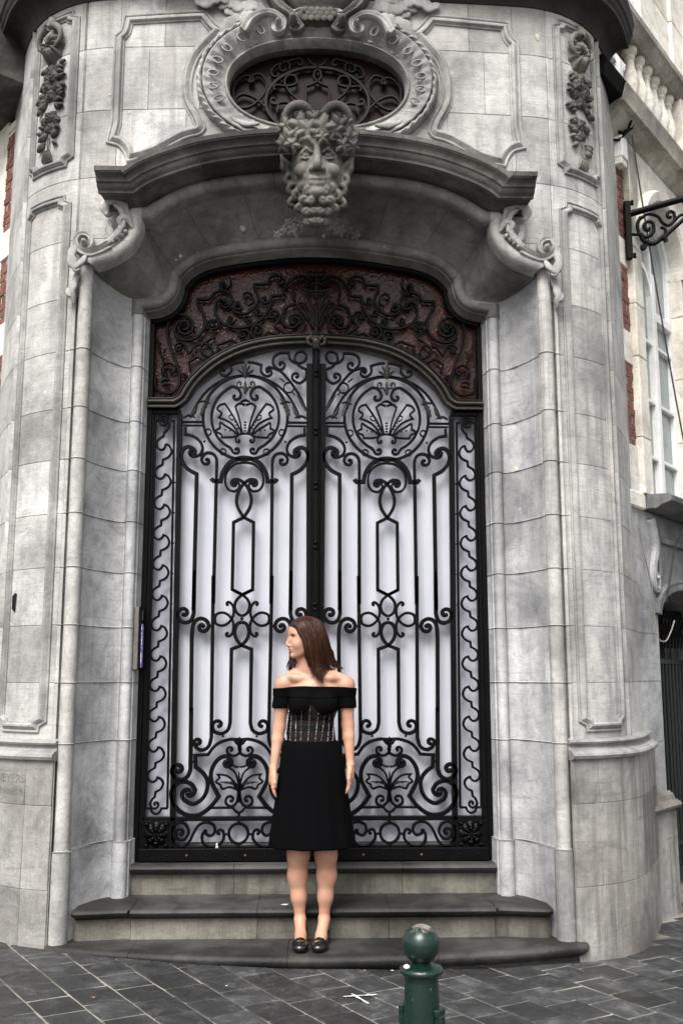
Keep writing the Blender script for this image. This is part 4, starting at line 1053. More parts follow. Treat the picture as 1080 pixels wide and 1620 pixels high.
OT([('hd', 370, 362, .7, True), [(345, 350), (370, 325), (400, 340), (395, 370)]], .008)
OT([('hd', 315, 530, .6, True), [(305, 550), (340, 560), (330, 600)], [(330, 600), (340, 550), (390, 545), (415, 580), (400, 640)]], .009)
OT([[(498, 312), (520, 340), (540, 344)]], .008)
OT([[(215, 680), (235, 660), (200, 630), (180, 640)], ('sp', 195, 655, .6, True)], .010)
# ------------------------------------------------------------------ carved ornament on the building
def carve(name, s_, smooth=1, mat=None, parent=None):
    V, F = s_.mesh(smooth); return mesh(name, V, F, mat or M_carve, parent or bld, sharp=180)
# the horned, vine-crowned mask on the keystone
MX, MZ, MY = 0.0, 4.285, 5.205
mask = None
s_ = SDF((MX-.37, MY-.30, MZ-.42), (MX+.37, MY+.26, MZ+.42), .0042)
s_.ell((MX, MY+.03, MZ+.03), (.150, .150, .195), .01)                       # skull
s_.ell((MX, MY-.02, MZ-.075), (.118, .125, .135), .03)                     # lower face
s_.ell((MX, MY-.075, MZ+.125), (.105, .062, .06), .03)                     # forehead
for g in (-1, 1):
    s_.ell((MX+g*.062, MY-.125, MZ+.045), (.040, .030, .026), .012, 'sub')     # eye sockets
    s_.ell((MX+g*.060, MY-.098, MZ+.043), (.026, .022, .016), .004)            # eyeballs
    s_.chain([(MX+g*.032, MY-.118, MZ+.052), (MX+g*.060, MY-.128, MZ+.066), (MX+g*.092, MY-.105, MZ+.050)], [.007, .009, .007], .004)   # upper lids
    s_.chain([(MX+g*.034, MY-.112, MZ+.030), (MX+g*.062, MY-.118, MZ+.020), (MX+g*.092, MY-.098, MZ+.032)], [.005, .006, .005], .005)
    s_.chain([(MX+g*.018, MY-.130, MZ+.086), (MX+g*.050, MY-.140, MZ+.112), (MX+g*.088, MY-.118, MZ+.118), (MX+g*.118, MY-.080, MZ+.088)], [.013, .015, .013, .008], .010)   # knotted brows
    s_.ell((MX+g*.082, MY-.105, MZ-.035), (.044, .036, .036), .016)            # cheeks
    s_.chain([(MX+g*.034, MY-.135, MZ-.040), (MX+g*.062, MY-.120, MZ-.072), (MX+g*.078, MY-.090, MZ-.115)], [.006, .009, .006], .012)
    s_.ell((MX+g*.027, MY-.148, MZ-.043), (.019, .020, .015), .010)            # nostrils
    s_.ell((MX+g*.018, MY-.158, MZ-.058), (.007, .010, .006), .004, 'sub')
    s_.chain([(MX+g*.004, MY-.148, MZ-.088), (MX+g*.036, MY-.136, MZ-.082), (MX+g*.066, MY-.108, MZ-.070)], [.010, .009, .005], .006)      # upper lip, grin
    s_.chain([(MX+g*.0, MY-.142, MZ-.112), (MX+g*.034, MY-.130, MZ-.104), (MX+g*.058, MY-.110, MZ-.088)], [.012, .010, .005], .006)
    # pointed ears
    s_.chain([(MX+g*.150, MY+.02, MZ-.015), (MX+g*.178, MY-.005, MZ+.03), (MX+g*.205, MY-.01, MZ+.085)], [.022, .030, .007], .012)
    s_.chain([(MX+g*.166, MY-.022, MZ-.005), (MX+g*.190, MY-.030, MZ+.06)], [.012, .006], .008, 'sub')
    # ram horns: out of the crown, over, down and up again
    c = (MX+g*.112, MY-.03, MZ+.285); P = []; rad = []
    for i in range(30):
        t = i/29; a = math.pi*(.02+1.0*t); P.append((c[0]-g*.072*math.cos(a), c[1]-.05*math.sin(math.pi*t), c[2]+.072*math.sin(a)-.02*t)); rad.append(.031-.011*t+.0022*math.cos(i*math.pi*.9))
    s_.chain(P, rad, .006)
    s_.chain([P[-1], (MX+g*.215, MY-.01, MZ+.235), (MX+g*.262, MY+.01, MZ+.250), (MX+g*.310, MY+.04, MZ+.232)], [.020, .019, .017, .008], .008)
    # moustache and beard locks
    for (x0, z0, r0, n_, y0) in ((.055, -.115, .017, 5, -.10), (.085, -.10, .017, 5, -.085), (.035, -.175, .020, 6, -.10), (.075, -.165, .020, 6, -.08), (.115, -.125, .019, 6, -.05), (.02, -.225, .019, 6, -.07), (.06, -.225, .020, 6, -.055), (.10, -.195, .020, 6, -.035), (.14, -.15, .019, 6, -.01), (.015, -.275, .016, 5, -.04), (.05, -.275, .016, 5, -.02), (.145, -.08, .017, 5, -.01), (.16, -.03, .016, 5, 0.0)):
        P = []
        for i in range(n_*2):
            t = i/(n_*2-1); a = t*4.6+x0*30; rr = .019*(1-.70*t); P.append((MX+g*(x0+rr*math.cos(a)), MY+y0-.016+.006*math.sin(a), MZ+z0-.010-rr*math.sin(a)-.012*t))
        s_.chain(P, [r0*(.80-.35*(i/(n_*2-1))) for i in range(n_*2)], .004)
        s_.ell((MX+g*x0, MY+y0+.012, MZ+z0), (.030, .024, .034), .014)
s_.chain([(MX, MY-.118, MZ+.085), (MX, MY-.150, MZ+.02), (MX, MY-.176, MZ-.030)], [.017, .018, .021], .012)      # nose
s_.ell((MX, MY-.172, MZ-.040), (.020, .018, .016), .01)
s_.chain([(MX-.05, MY-.125, MZ-.097), (MX, MY-.140, MZ-.100), (MX+.05, MY-.125, MZ-.092)], [.003, .0045, .003], .004, 'sub')
s_.ell((MX, MY-.120, MZ-.150), (.040, .034, .030), .014)                     # chin
s_.chain([(MX, MY-.13, MZ+.10), (MX+.004, MY-.145, MZ+.145)], [.012, .010], .012)
s_.ell((MX, MY+.12, MZ+.02), (.16, .12, .26), .03)                            # block into the wall
rg = random.Random(5)
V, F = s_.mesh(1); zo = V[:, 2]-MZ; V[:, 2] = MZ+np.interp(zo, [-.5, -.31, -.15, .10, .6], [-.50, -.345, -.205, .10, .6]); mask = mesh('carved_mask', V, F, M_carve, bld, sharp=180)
def vine_leaf(name, c, size, nrm, roll, parent, mat=M_carve, curl=.35, lobes=5):
    """lobed leaf with ribs and curled rim; real thickness from a back shell"""
    nrm = np.array(nrm, float); nrm /= np.linalg.norm(nrm); up = np.array((0, 0, 1.)); u = np.cross(up, nrm); u /= np.linalg.norm(u)+1e-9; v = np.cross(nrm, u)
    cr, sr = math.cos(roll), math.sin(roll); u, v = u*cr+v*sr, -u*sr+v*cr
    V = []; na, nr = 40, 6
    for sh in (0, 1):
        for i in range(na):
            t = 2*math.pi*i/na; tri = 1-abs(2*((t*lobes/(2*math.pi)+.5) % 1)-1); lob = .48+.52*tri**.9+.05*math.sin(t*15)
            pass
            for j in range(nr):
                r = (j/(nr-1))*lob*size; q = j/(nr-1)
                h = size*(.06*math.sin(q*math.pi*.9)-curl*.7*q*q+.14*(tri**2.5)*q*(1.1-q))-sh*size*.10
                V.append(np.array(c)+u*r*math.cos(t)+v*r*math.sin(t)+nrm*h)
    F = grid_faces(na, nr, True, False); n0 = na*nr
    F += [tuple(n0+i for i in f[::-1]) for f in F]
    F += [(i*nr+nr-1, n0+i*nr+nr-1, n0+((i+1) % na)*nr+nr-1, ((i+1) % na)*nr+nr-1) for i in range(na)]
    return mesh(name, V, F, mat, parent, sharp=180)
for (dx, dz, sz_, rl, ny) in ((-.165, .135, .052, .5, -.6), (-.095, .185, .066, .2, -.8), (-.055, .150, .062, -.3, -.95), (.03, .165, .070, .15, -1), (.095, .150, .055, .6, -.9), (.125, .200, .06, -.4, -.8), (.185, .145, .055, -.7, -.6), (-.02, .215, .05, 1.0, -.8), (-.195, .085, .045, 1.1, -.4), (.205, .09, .045, -1.1, -.4), (-.175, .20, .045, 1.6, -.6), (.165, .225, .042, -1.8, -.7), (.03, .105, .036, 3.0, -1.0), (-.14, .09, .04, 2.2, -.7), (.15, .085, .042, -2.4, -.7)):
    vine_leaf('carved_leaf', (MX+dx, MY-.165+abs(dx)*.40-.006*(int(abs(dx)*1000) % 4), MZ+dz), sz_*1.35, (dx*1.8, ny, -.35), rl, mask)
for i in range(16):
    g = (-1, 1, 0)[i % 3]; mb = MB(); V, F = ball((MX+g*.20*(.9+.1*rg.random())+rg.uniform(-.02, .02), MY-.13+abs(g)*.07+rg.uniform(-.01, .01), MZ+.16+rg.uniform(-.03, .05)+(.09 if g == 0 else 0)), .0145, 6, 8); mb.add(V, F); mb.obj('carved_grape', M_carve, mask)
# low leaves spreading on the reveal under the mask
for g in (-1, 1):
    for (dx, dz, sz_, rl, yy) in ((.09, -.19, .045, .3, 5.50), (.14, -.205, .05, 1.2, 5.54), (.19, -.20, .042, 2.0, 5.56), (.235, -.218, .036, 2.6, 5.58), (.165, -.165, .036, .1, 5.53), (.12, -.155, .03, 1.9, 5.52)):
        vine_leaf('carved_leaf', (MX+g*dx, yy, MZ+dz), sz_, (g*.1, -.8, -.55), g*rl, bld, M_arch, .15)

# spiral scroll ribbon (volute) made of a rounded band winding up
def volute(path, w0, w1, dp, name, mat=M_roll, Mf=MP(YO), c=None, turns=1.2, pinch=.4, parent=None):
    P = smooth_path(path, step=.012); P = [p for p in P]; n0 = len(P)
    if c is not None:
        v_ = P[-1]-np.array(c); t_ = P[-1]-P[-2]; P += spiral(P[-1], c, turns, v_[0]*t_[1]-v_[1]*t_[0] < 0, w1*.5, 34)
    P = np.array(P); d = arc_len(P)/arc_len(P)[-1]; sc_ = (w0+(w1-w0)*d)/w0
    pr = [(-w0/2, -.01), (-w0*.5, dp*.55), (-w0*.40, dp*.85), (-w0*.2, dp*.72), (0, dp*.66), (w0*.2, dp*.72), (w0*.40, dp), (w0*.5, dp*.6), (w0/2, -.01)]
    V, F = sweep2(P, pr, Mf, scale=sc_, pclosed=False); mb = MB().add(V, F)
    e = Mf(P[-1][0], P[-1][1], dp*.35); V, F = ball(e, (w1*.9, dp*.8, w1*.9), 8, 10); mb.add(V, F)
    return mb.obj(name, mat, parent or bld, sharp=180)
def ribbon(P3, w, nrm, name, mat, parent, curl=.5, n=3, th=.012, lobes=5):
    """acanthus ribbon along 3-D points, rounded section with lobed edges"""
    P3 = [np.array(p, float) for p in P3]; Q = []
    k = len(P3)
    for i in range(k-1):
        p0, p1, p2, p3 = P3[max(0, i-1)], P3[i], P3[i+1], P3[min(k-1, i+2)]
        for j in range(8):
            t = j/8; Q.append(.5*((2*p1)+(-p0+p2)*t+(2*p0-5*p1+4*p2-p3)*t*t+(-p0+3*p1-3*p2+p3)*t**3))
    Q.append(P3[-1]); V = []; nrm = np.array(nrm, float); m = 12
    for i, q in enumerate(Q):
        t = Q[min(len(Q)-1, i+1)]-Q[max(0, i-1)]; t /= np.linalg.norm(t)+1e-9; b = np.cross(t, nrm); b /= np.linalg.norm(b)+1e-9; nn = np.cross(b, t); f = i/(len(Q)-1)
        e = w*(math.sin(math.pi*(.10+.88*f))**.6)*(.70+.30*abs(math.sin(math.pi*f*lobes)))
        for j in range(m):
            a = 2*math.pi*j/m; V.append(q+b*math.cos(a)*e+nn*(math.sin(a)*th*(1.2 if math.sin(a) > 0 else 1)+th*.6*abs(math.cos(a))**2*curl*2))
    F = grid_faces(len(Q), m, False, True); F.append(tuple(range(m))[::-1]); F.append(tuple(range((len(Q)-1)*m, len(Q)*m)))
    return mesh(name, V, F, mat, parent, sharp=180)
for g in (-1, 1):
    Mg = (lambda g: (lambda s, z, d: (g*s, YO-d+.0, z)))(g)
    # lower volute at the head of the roll and the rising one under the hood
    volute([(1.19, 3.905), (1.255, 3.870), (1.315, 3.855), (1.375, 3.885), (1.392, 3.935), (1.372, 3.975)], .050, .021, .075, 'carved_volute', Mf=Mg, c=(1.345, 3.93), turns=1.5)
    ribbon([(g*1.395, 5.42, 3.90), (g*1.405, 5.40, 3.83), (g*1.385, 5.40, 3.765), (g*1.355, 5.40, 3.745)], .030, (0, -1, 0), 'carved_leaf', M_roll, bld, lobes=3, th=.022)
    ribbon([(g*1.325, 5.40, 3.83), (g*1.345, 5.385, 3.79), (g*1.375, 5.39, 3.765), (g*1.385, 5.41, 3.80)], .020, (0, -1, 0), 'carved_leaf', M_roll, bld, lobes=2, th=.018)
    ribbon([(g*1.375, 5.45, 3.75), (g*1.392, 5.44, 3.69), (g*1.400, 5.43, 3.63), (g*1.392, 5.45, 3.57)], .024, (0, -1, 0), 'carved_leaf', M_frame, bld, lobes=3, th=.020)
    ribbon([(g*1.405, 5.45, 3.66), (g*1.425, 5.43, 3.625), (g*1.405, 5.43, 3.60)], .020, (0, -1, 0), 'carved_leaf', M_frame, bld, lobes=2, th=.016)
    ribbon([(g*1.26, 5.42, 3.885), (g*1.19, 5.40, 3.925), (g*1.135, 5.39, 3.985), (g*1.115, 5.385, 4.05), (g*1.135, 5.385, 4.115), (g*1.175, 5.385, 4.14)], .022, (0, -1, 0), 'carved_leaf', M_roll, bld, lobes=7, th=.024)
    ribbon([(g*1.10, 5.43, 4.02), (g*1.105, 5.41, 4.10), (g*1.14, 5.39, 4.165), (g*1.195, 5.385, 4.175), (g*1.225, 5.39, 4.135), (g*1.215, 5.40, 4.095), (g*1.19, 5.39, 4.10)], .034, (0, -1, 0), 'carved_leaf', M_roll, bld, lobes=5, th=.026)
    ribbon([(g*1.205, 5.43, 4.07), (g*1.20, 5.42, 4.02), (g*1.185, 5.42, 3.97), (g*1.16, 5.42, 3.94)], .022, (0, -1, 0), 'carved_leaf', M_roll, bld, lobes=3, th=.014)
    ribbon([(g*1.07, 5.40, 4.02), (g*1.10, 5.375, 4.06), (g*1.135, 5.37, 4.045), (g*1.125, 5.38, 4.01)], .020, (0, -1, 0), 'carved_leaf', M_roll, bld, lobes=2, th=.018)
    for q in range(4):
        mb = MB(); V, F = ball((g*(1.105+.022*q), 5.385, 3.985-.022*q), (.017-.002*q, .016, .014-.0015*q), 6, 8); mb.add(V, F); mb.obj('carved_bud', M_roll, bld)
    # cartouche above the oculus: scroll, big C and leaves
    Mo = (lambda g: (lambda s, z, d: (g*s, 5.40-d, z)))(g)
    volute([(.44, 5.245), (.40, 5.325), (.33, 5.372), (.26, 5.375), (.205, 5.335), (.205, 5.29)], .062, .018, .10, 'carved_volute', M_frame, Mo, c=(.242, 5.305), turns=1.1)
    volute([(.30, 5.64), (.285, 5.52), (.235, 5.43), (.17, 5.385), (.135, 5.345), (.10, 5.30)], .075, .03, .11, 'carved_scroll', M_carve, Mo, c=(.135, 5.31), turns=.55)
    for P_ in ([(.32, 5.42), (.40, 5.44), (.50, 5.40), (.56, 5.43)], [(.34, 5.46), (.42, 5.50), (.50, 5.49), (.58, 5.52)], [(.45, 5.38), (.52, 5.33), (.56, 5.27), (.60, 5.24)], [(.40, 5.47), (.47, 5.43), (.53, 5.46), (.60, 5.44)], [(.52, 5.47), (.60, 5.49), (.68, 5.46), (.74, 5.49)], [(.36, 5.36), (.42, 5.37), (.47, 5.33)]):
        ribbon([(g*a, 5.400-.015*math.sin(i*1.5), b) for i, (a, b) in enumerate(P_)], .042, (0, -1, 0), 'carved_leaf', M_frame, bld, lobes=4, th=.013)
    # mirror-image leaves at the foot of the oculus ring
    ribbon([(g*.50, 5.39, 4.70), (g*.42, 5.37, 4.655), (g*.34, 5.37, 4.66)], .018, (0, -1, 0), 'carved_leaf', M_frame, bld, lobes=3, th=.014)
# scale pattern between the two scrolls and the big plain shield above
s_ = SDF((-.30, 5.22, 5.25), (.30, 5.5, 5.80), .006)
s_.ell((0, 5.42, 5.70), (.27, .10, .30), .01); s_.ell((0, 5.31, 5.70), (.19, .035, .21), .02, 'sub'); s_.cap((-.09, 5.41, 5.375), (.09, 5.41, 5.375), .055, .055, .03)
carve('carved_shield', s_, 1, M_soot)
for r_ in range(3):
    for c_ in range(5):
        mb = MB(); V, F = ball((-.075+.0375*c_+(.018 if r_ % 2 else 0), 5.352-.004*r_, 5.400-.030*r_), (.0205, .010, .021), 6, 10); mb.add(V, F); mb.obj('carved_scale', M_carve, bld)

# flower swags on the upper pilaster panels
def rose(cs, cz, r, seed):
    rg = random.Random(seed); V = []; na, nr = 44, 14; ph = rg.random()*6; tl = rg.uniform(-.3, .3)
    for i in range(na):
        t = 2*math.pi*i/na
        for j in range(nr):
            q = j/(nr-1); rr = r*q*(1+.10*math.cos(5*t+ph)*q)
            sp_ = (q*3.3-t/(2*math.pi)*1.0+ph) % 1
            h = r*(.72*(1-q**2.2)+.30*(sp_**2)*(1-.4*q)*(q > .12)+.06*math.cos(5*t+ph)*q)
            if q > .97: h = -.004
            V.append((cs+rr*math.cos(t), cz+rr*math.sin(t), h))
    return V, grid_faces(na, nr, True, False)
for g in (-1, 1):
    sm = (1.478+s_of_x(1.752))/2*g; rg = random.Random(21+g)
    sw = bld
    def put(V, F, name, mat=M_carve): mesh(name, [MC(s, z, d) for s, z, d in V], F, mat, bld, sharp=180)
    for (ds, z, r) in ((.02, 5.07, .042), (-.03, 5.02, .040), (.045, 5.00, .030), (-.045, 5.08, .026), (.0, 4.955, .034), (.05, 4.94, .022), (-.05, 4.95, .024), (.01, 4.80, .042), (.055, 4.775, .026), (-.045, 4.79, .030), (.02, 4.735, .034), (.045, 4.70, .024), (-.02, 4.74, .022), (.03, 5.12, .026), (-.02, 5.13, .030)):
        V, F = rose(sm+ds*g*-1, z, r*1.22, int(z*1000)+int(ds*1000)); put(V, F, 'carved_rose')
    for k in range(34):
        z = rg.choice([5.12, 5.05, 4.98, 4.93, 4.90, 4.82, 4.76, 4.70, 4.66])+rg.uniform(-.03, .03); ds = rg.choice([-1, 1])*rg.uniform(.045, .085)*(1 if z > 4.7 else .6); L = rg.uniform(.05, .08); a = rg.uniform(-.9, .4) if ds > 0 else math.pi-rg.uniform(-.9, .4)
        V = []; 
        for i in range(9):
            t = i/8
            for j in range(5):
                b = (j-2)/2; wv = L*.30*math.sin(math.pi*(t*.92+.04))*b; V.append((sm+ds+math.cos(a)*L*(t-.3)-math.sin(a)*wv, z+math.sin(a)*L*(t-.3)+math.cos(a)*wv, .006+.016*math.sin(math.pi*t)+.008*(1-abs(b))+.012*t*t-(.012 if abs(b) > .9 else 0)))
        put(V, grid_faces(9, 5), 'carved_leaf')
    # shell at the head
    V = []; na, nr = 60, 12
    for i in range(na):
        t = 2*math.pi*i/na
        for j in range(nr):
            q = j/(nr-1); rr = (.092+.009*math.cos(9*t))*q; V.append((sm+rr*math.cos(t)*.92, 5.275+rr*1.2*math.sin(t), .004+.075*math.sin(math.pi*q**.7)*(.8+.2*math.cos(t*11))-.030*math.exp(-(q/.4)**2)))
    put(V, grid_faces(na, nr, True, False), 'carved_shell')
    for e in (-1, 1):
        P_ = [MC(sm+e*(.02+.075*math.sin(i*.52)), 5.345+.055*math.cos(i*.55)-.02*i*.4, .045) for i in range(7)]
        V, F = tube3(P_, [.024, .022, .019, .016, .014, .011, .008], 8); mb = MB().add(V, F); mb.obj('carved_scroll', M_carve, bld, sharp=180)
    P_ = [MC(sm+.012*math.sin(i*1.2), 5.40+.018*i, .03) for i in range(5)]
    V, F = tube3(P_, [.03, .034, .03, .022, .014], 8); mb = MB().add(V, F); mb.obj('carved_crest', M_carve, bld, sharp=180)
    for e in (-1, 1):
        V, F = tube3([MC(sm+e*.004, 4.68, .008), MC(sm+e*.012, 4.64, .010), MC(sm, 4.59, .012)], .0035, 6); mb = MB().add(V, F); mb.obj('carved_ribbon', M_carve, bld)
    for k in range(5):
        ds = (k-2)*.012; P_ = [MC(sm+ds*.5, 4.59, .016), MC(sm+ds, 4.565, .020), MC(sm+ds*1.35, 4.53, .018), MC(sm+ds*1.6, 4.515, .008)]
        V, F = tube3(P_, [.006, .0095, .010, .006], 7); mb = MB().add(V, F); mb.obj('carved_tassel', M_carve, bld, sharp=180)
    # a few chips and stains with their own outline: pale patches
M_chip = simple('fresh_chip', (.50, .46, .38), .9, var=.2, scale=60)
for (u, v, r) in ((797, 45, .022), (848, 59, .016), (384, 362, .02), (812, 741, .012), (290, 408, .01), (612, 371, .012), (206, 178, .006), (175, 150, .006)):
    s0, z0 = sz(u, v) if v < 300 or u > 780 else (None, None)
    if s0 is None: continue
    V = [(0, 0)]+[(r*(1+.35*math.sin(3*t+u)+.25*math.sin(7*t))*math.cos(t), r*1.2*(1+.3*math.cos(2*t+v))*math.sin(t)) for t in np.linspace(0, 6.283, 15)[:-1]]
    mb = MB(); mb.add([MC(s0+a, z0+b, .0035 if i else .005) for i, (a, b) in enumerate(V)], [(0, 1+i, 1+(i+1) % 14) for i in range(14)]); mb.obj('chipped_patch', M_chip, bld)
for (u, v, Y, r) in ((384, 361, 5.735, .020), (286, 405, 5.74, .012), (512, 373, 5.72, .009), (279, 411, 5.745, .006)):
    x, z = at(u, v, Y); mb = MB(); V, F = ball((x, Y, z), (r, r*.6, r*1.1), 7, 9); V = [(a+.25*r*math.sin(c*310), b, c+.2*r*math.sin(a*290)) for a, b, c in V]; mb.add(V, F); mb.obj('chipped_patch', M_chip, bld)
# small bolt of iron on the left pilaster
s0, z0 = sz(26, 952); mb = MB(); V, F = tube3([MC(s0, z0+.045, .004), MC(s0, z0+.03, .014), MC(s0-.003, z0-.04, .012), MC(s0-.003, z0-.055, .004)], [.008, .011, .009, .005], 8); mb.add(V, F); mb.obj('iron_bolt', M_iron2, bld)

# incised architect's signature on the left plinth
def carved_text(txt, s0, z0, size, base=.055):
    cu = bpy.data.curves.new('t', 'FONT'); cu.body = txt; cu.size = size; cu.extrude = .0; cu.align_x = 'RIGHT'; cu.resolution_u = 3
    o = bpy.data.objects.new('t', cu); COL.objects.link(o); dg = bpy.context.evaluated_depsgraph_get(); me = o.evaluated_get(dg).to_mesh()
    V = [MC(s0+v.co.x, z0+v.co.y, base+.0012) for v in me.vertices]; F = [tuple(p.vertices) for p in me.polygons]; o.evaluated_get(dg).to_mesh_clear()
    bpy.data.objects.remove(o); mesh('carved_inscription', V, F, M_text, bld, smooth=False)
M_text = simple('incised_letters', (.17, .165, .155), .95, var=.5, scale=90)
s0, z0 = sz(55, 1237); carved_text('SNEYERS', s0-.01, z0, .062)
s0, z0 = sz(55, 1256); carved_text('architecte.', s0-.005, z0, .062)

# ------------------------------------------------------------------ side street building on the right (and a sliver on the left)
M_brick = simple('red_brick', (.18, .070, .050), .9, var=.45, scale=90, bmp=.4, bd=.002)
M_white = simple('white_window_paint', (.78, .78, .76), .45, var=.12, scale=20, bmp=.08)
M_glass, tg2, bg2 = newmat('window_glass')
bg2.inputs['Base Color'].default_value = (.20, .235, .245, 1); bg2.inputs['Roughness'].default_value = .12; bg2.inputs['Specular IOR Level'].default_value = .9  # pale blue-grey base colour stands in for the reflected sky
M_green = simple('dark_green_rail', (.004, .009, .008), .45, var=.3)
M_blackm = simple('black_gutter_metal', (.007, .007, .007), .75, var=.6, scale=25, bmp=.3, spec=.08)
D_ = (.628, .778)
def make_street(sg):
    P0 = (2.12, 6.40)
    def MS(w, d, z): return (sg*(P0[0]+D_[0]*w+.778*d), P0[1]+D_[1]*w-.628*d, z)
    return MS
def sbox(par, name, w0, w1, d0, d1, z0, z1, mat, MS, bev=.004):
    mb = MB(); box(mb, w0, w1, d0, d1, z0, z1, bev, M=lambda x, y, z: MS(x, y, z)); return mb.obj(name, mat, par, sharp=30)
for sg in (1, -1):
    MS = make_street(sg)
    st = empty('side_wing', (sg*2.12, 6.4, 0), label='cream stone and red brick wing with tall arched window receding along the street at right' if sg > 0 else 'thin sliver of red brick and cream stone wall at the far left edge', cat='building')
    L = 9.0 if sg > 0 else 3.0
    sbox(st, 'wall', -.30, L, -.60, -.38, -.2, 9.5, M_cream, MS)
    # brick quoin strips, every brick its own piece
    brick_me = None
    def bricks(w0, w1, z0, z1):
        global brick_me
        sbox(st, 'brick_bedding', w0, w1, -.2, -.006, z0, z1, M_cream, MS, 0)
        z = z0+.004; r = 0
        while z < z1-.02:
            w = w0-(.0 if r % 2 else .055)
            while w < w1:
                a, b = max(w0, w)+.002, min(w1, w+.105)-.005
                if b-a > .012: sbox(st, 'brick', a, b, -.05, .004*math.sin(r*7+w*50), z, min(z1, z+.044), M_brick, MS, 0)
                w += .11
            z += .052; r += 1
    bricks(-.30, .07, 4.45, 5.20); bricks(-.30, .07, 3.78, 4.25); bricks(-.30, .07, 2.98, 3.55)
    for z0, z1 in ((5.2, 5.25), (4.25, 4.45), (3.55, 3.78), (2.66, 2.98)): sbox(st, 'quoin_stone', -.30, .07, -.3, .008, z0, z1, M_cream, MS)
    if sg < 0: 
        sbox(st, 'eaves_board', -.4, 2, -.3, .30, 5.32, 5.75, M_soot, MS); sbox(st, 'wall_stone', .07, 3, -.3, 0, -.2, 5.3, M_cream, MS)
        sbox(st, 'lower_wall', -.30, .07, -.3, .0, -.2, 2.66, M_splay, MS); continue
    # stone surround of the tall window, in blocks
    for z0, z1 in zip([2.66, 3.05, 3.62, 4.0, 4.42], [3.05, 3.62, 4.0, 4.42, 5.19]): sbox(st, 'surround_stone', .075, .235, -.40, .045, z0, z1-.003, M_cream, MS, .006)
    for z0, z1 in zip([2.66, 3.2, 3.7, 4.2], [3.2, 3.7, 4.2, 4.55]): sbox(st, 'surround_stone', 1.08, 1.75, -.40, .045, z0, z1-.003, M_cream, MS, .006)
    # arch head: spandrel with round opening
    wc, rr = .66, .42; zs = 4.50
    n = 20; mbv = []
    for k in range(n):
        a0 = math.pi*k/n; a1 = math.pi*(k+1)/n; V = []
        for d in (.045, -.40):
            for a, R_ in ((a0, rr), (a1, rr), (a1, None), (a0, None)):
                if R_: w, z = wc-math.cos(a)*R_, zs+math.sin(a)*R_
                else:
                    w = wc-math.cos(a)*.90; z = 5.19; w = max(.075, min(1.75, wc-math.cos(a)*1.1)) if 0 < k < n-1 or True else w
                    if a < .45 or a > math.pi-.45: z = zs+math.sin(a)*1.6 if zs+math.sin(a)*1.6 < 5.19 else 5.19
                V.append(MS(w, d, z))
        F = [(0, 1, 2, 3), (4, 7, 6, 5), (0, 4, 5, 1), (1, 5, 6, 2), (2, 6, 7, 3), (3, 7, 4, 0)]
        if k % 5 == 0: mbv.append(MB())
        mbv[-1].add(V, F)
    for q in mbv: q.obj('arch_stone', M_cream, st, smooth=False)
    # moulded archivolt
    P = [(wc-math.cos(a)*.47, zs+math.sin(a)*.47) for a in np.linspace(0, math.pi, 30)]
    V, F = sweep2(np.array(P), [(-.05, 0), (-.05, .05), (-.03, .07), (.03, .08), (.05, .05), (.05, 0)], lambda s, z, d: MS(s, .03+d, z)); mesh('archivolt', V, F, M_cream, st)
    for k in range(14):
        w = 1.5+(L-1.5)*0
    for i in range(6):
        for j in range(9): 
            if 1.75+i*1.2 < L: sbox(st, 'wall_stone', 1.755+i*1.2, 1.75+(i+1)*1.2-.004, -.4, .0, 2.66+j*.3, 2.66+(j+1)*.3-.004, M_cream, MS, .005)
    # window: casements, glazing bars, panes
    wf = .235; wr = 1.085
    def fr_(a, b, z0, z1, nm='window_frame', d0=-.10, d1=-.045): return sbox(st, nm, a, b, d0, d1, z0, z1, M_white, MS, .004)
    f0 = fr_(wf, wf+.05, 2.66, 4.55); fr_(wr-.06, wr, 2.66, 4.55); fr_(.625, .695, 2.66, 4.42, d1=-.03); fr_(wf, wr, 2.66, 2.72)
    for z in (2.98, 3.40, 3.85): fr_(wf+.05, .625, z, z+.028, 'glazing_bar'); fr_(.695, wr-.06, z, z+.028, 'glazing_bar')
    fr_(.695, wr-.06, 4.06, 4.13, 'glazing_bar', d1=-.03)
    for rad, wd, cx_ in ((.40, .05, wc), (.255, .04, .455)):
        P = [(cx_-math.cos(a)*rad*(1 if rad > .3 else .82), (zs if rad > .3 else 4.10)+math.sin(a)*rad*(1 if rad > .3 else 1.35)) for a in np.linspace(0, math.pi, 24)]
        V, F = sweep2(np.array(P), [(-wd/2, 0), (-wd/2, .05), (wd/2, .05), (wd/2, 0)], lambda s, z, d: MS(s, -.09+d, z)); mesh('arched_frame', V, F, M_white, st)
    fr_(.66, .675, 4.4, 4.9, 'glazing_bar')
    for a, b in ((wf+.05, .625), (.695, wr-.06)):
        for z0, z1 in ((2.72, 2.98), (3.008, 3.40), (3.428, 3.85), (3.878, 4.9)): sbox(st, 'window_pane', a, b, -.085, -.08, z0, z1, M_glass, MS, 0)
    # window ledge with brackets
    P = np.array([(w, 0) for w in (.10, L)])
    led = [(0, .0), (0, .10), (.02, .13), (.035, .18), (.045, .20), (.075, .205), (.09, .19), (.10, .0)]
    V = [MS(w, d, 2.56+z) for w in (.115, L) for z, d in led]; m = len(led)
    mesh('window_ledge', V, [(j, m+j, m+j+1, j+1) for j in range(m-1)]+[tuple(range(m)), tuple(range(m, 2*m))[::-1]], M_greyl, st)
    sbox(st, 'ledge_return', -.2, .115, -.3, .03, 2.55, 2.66, M_cream, MS, .01)
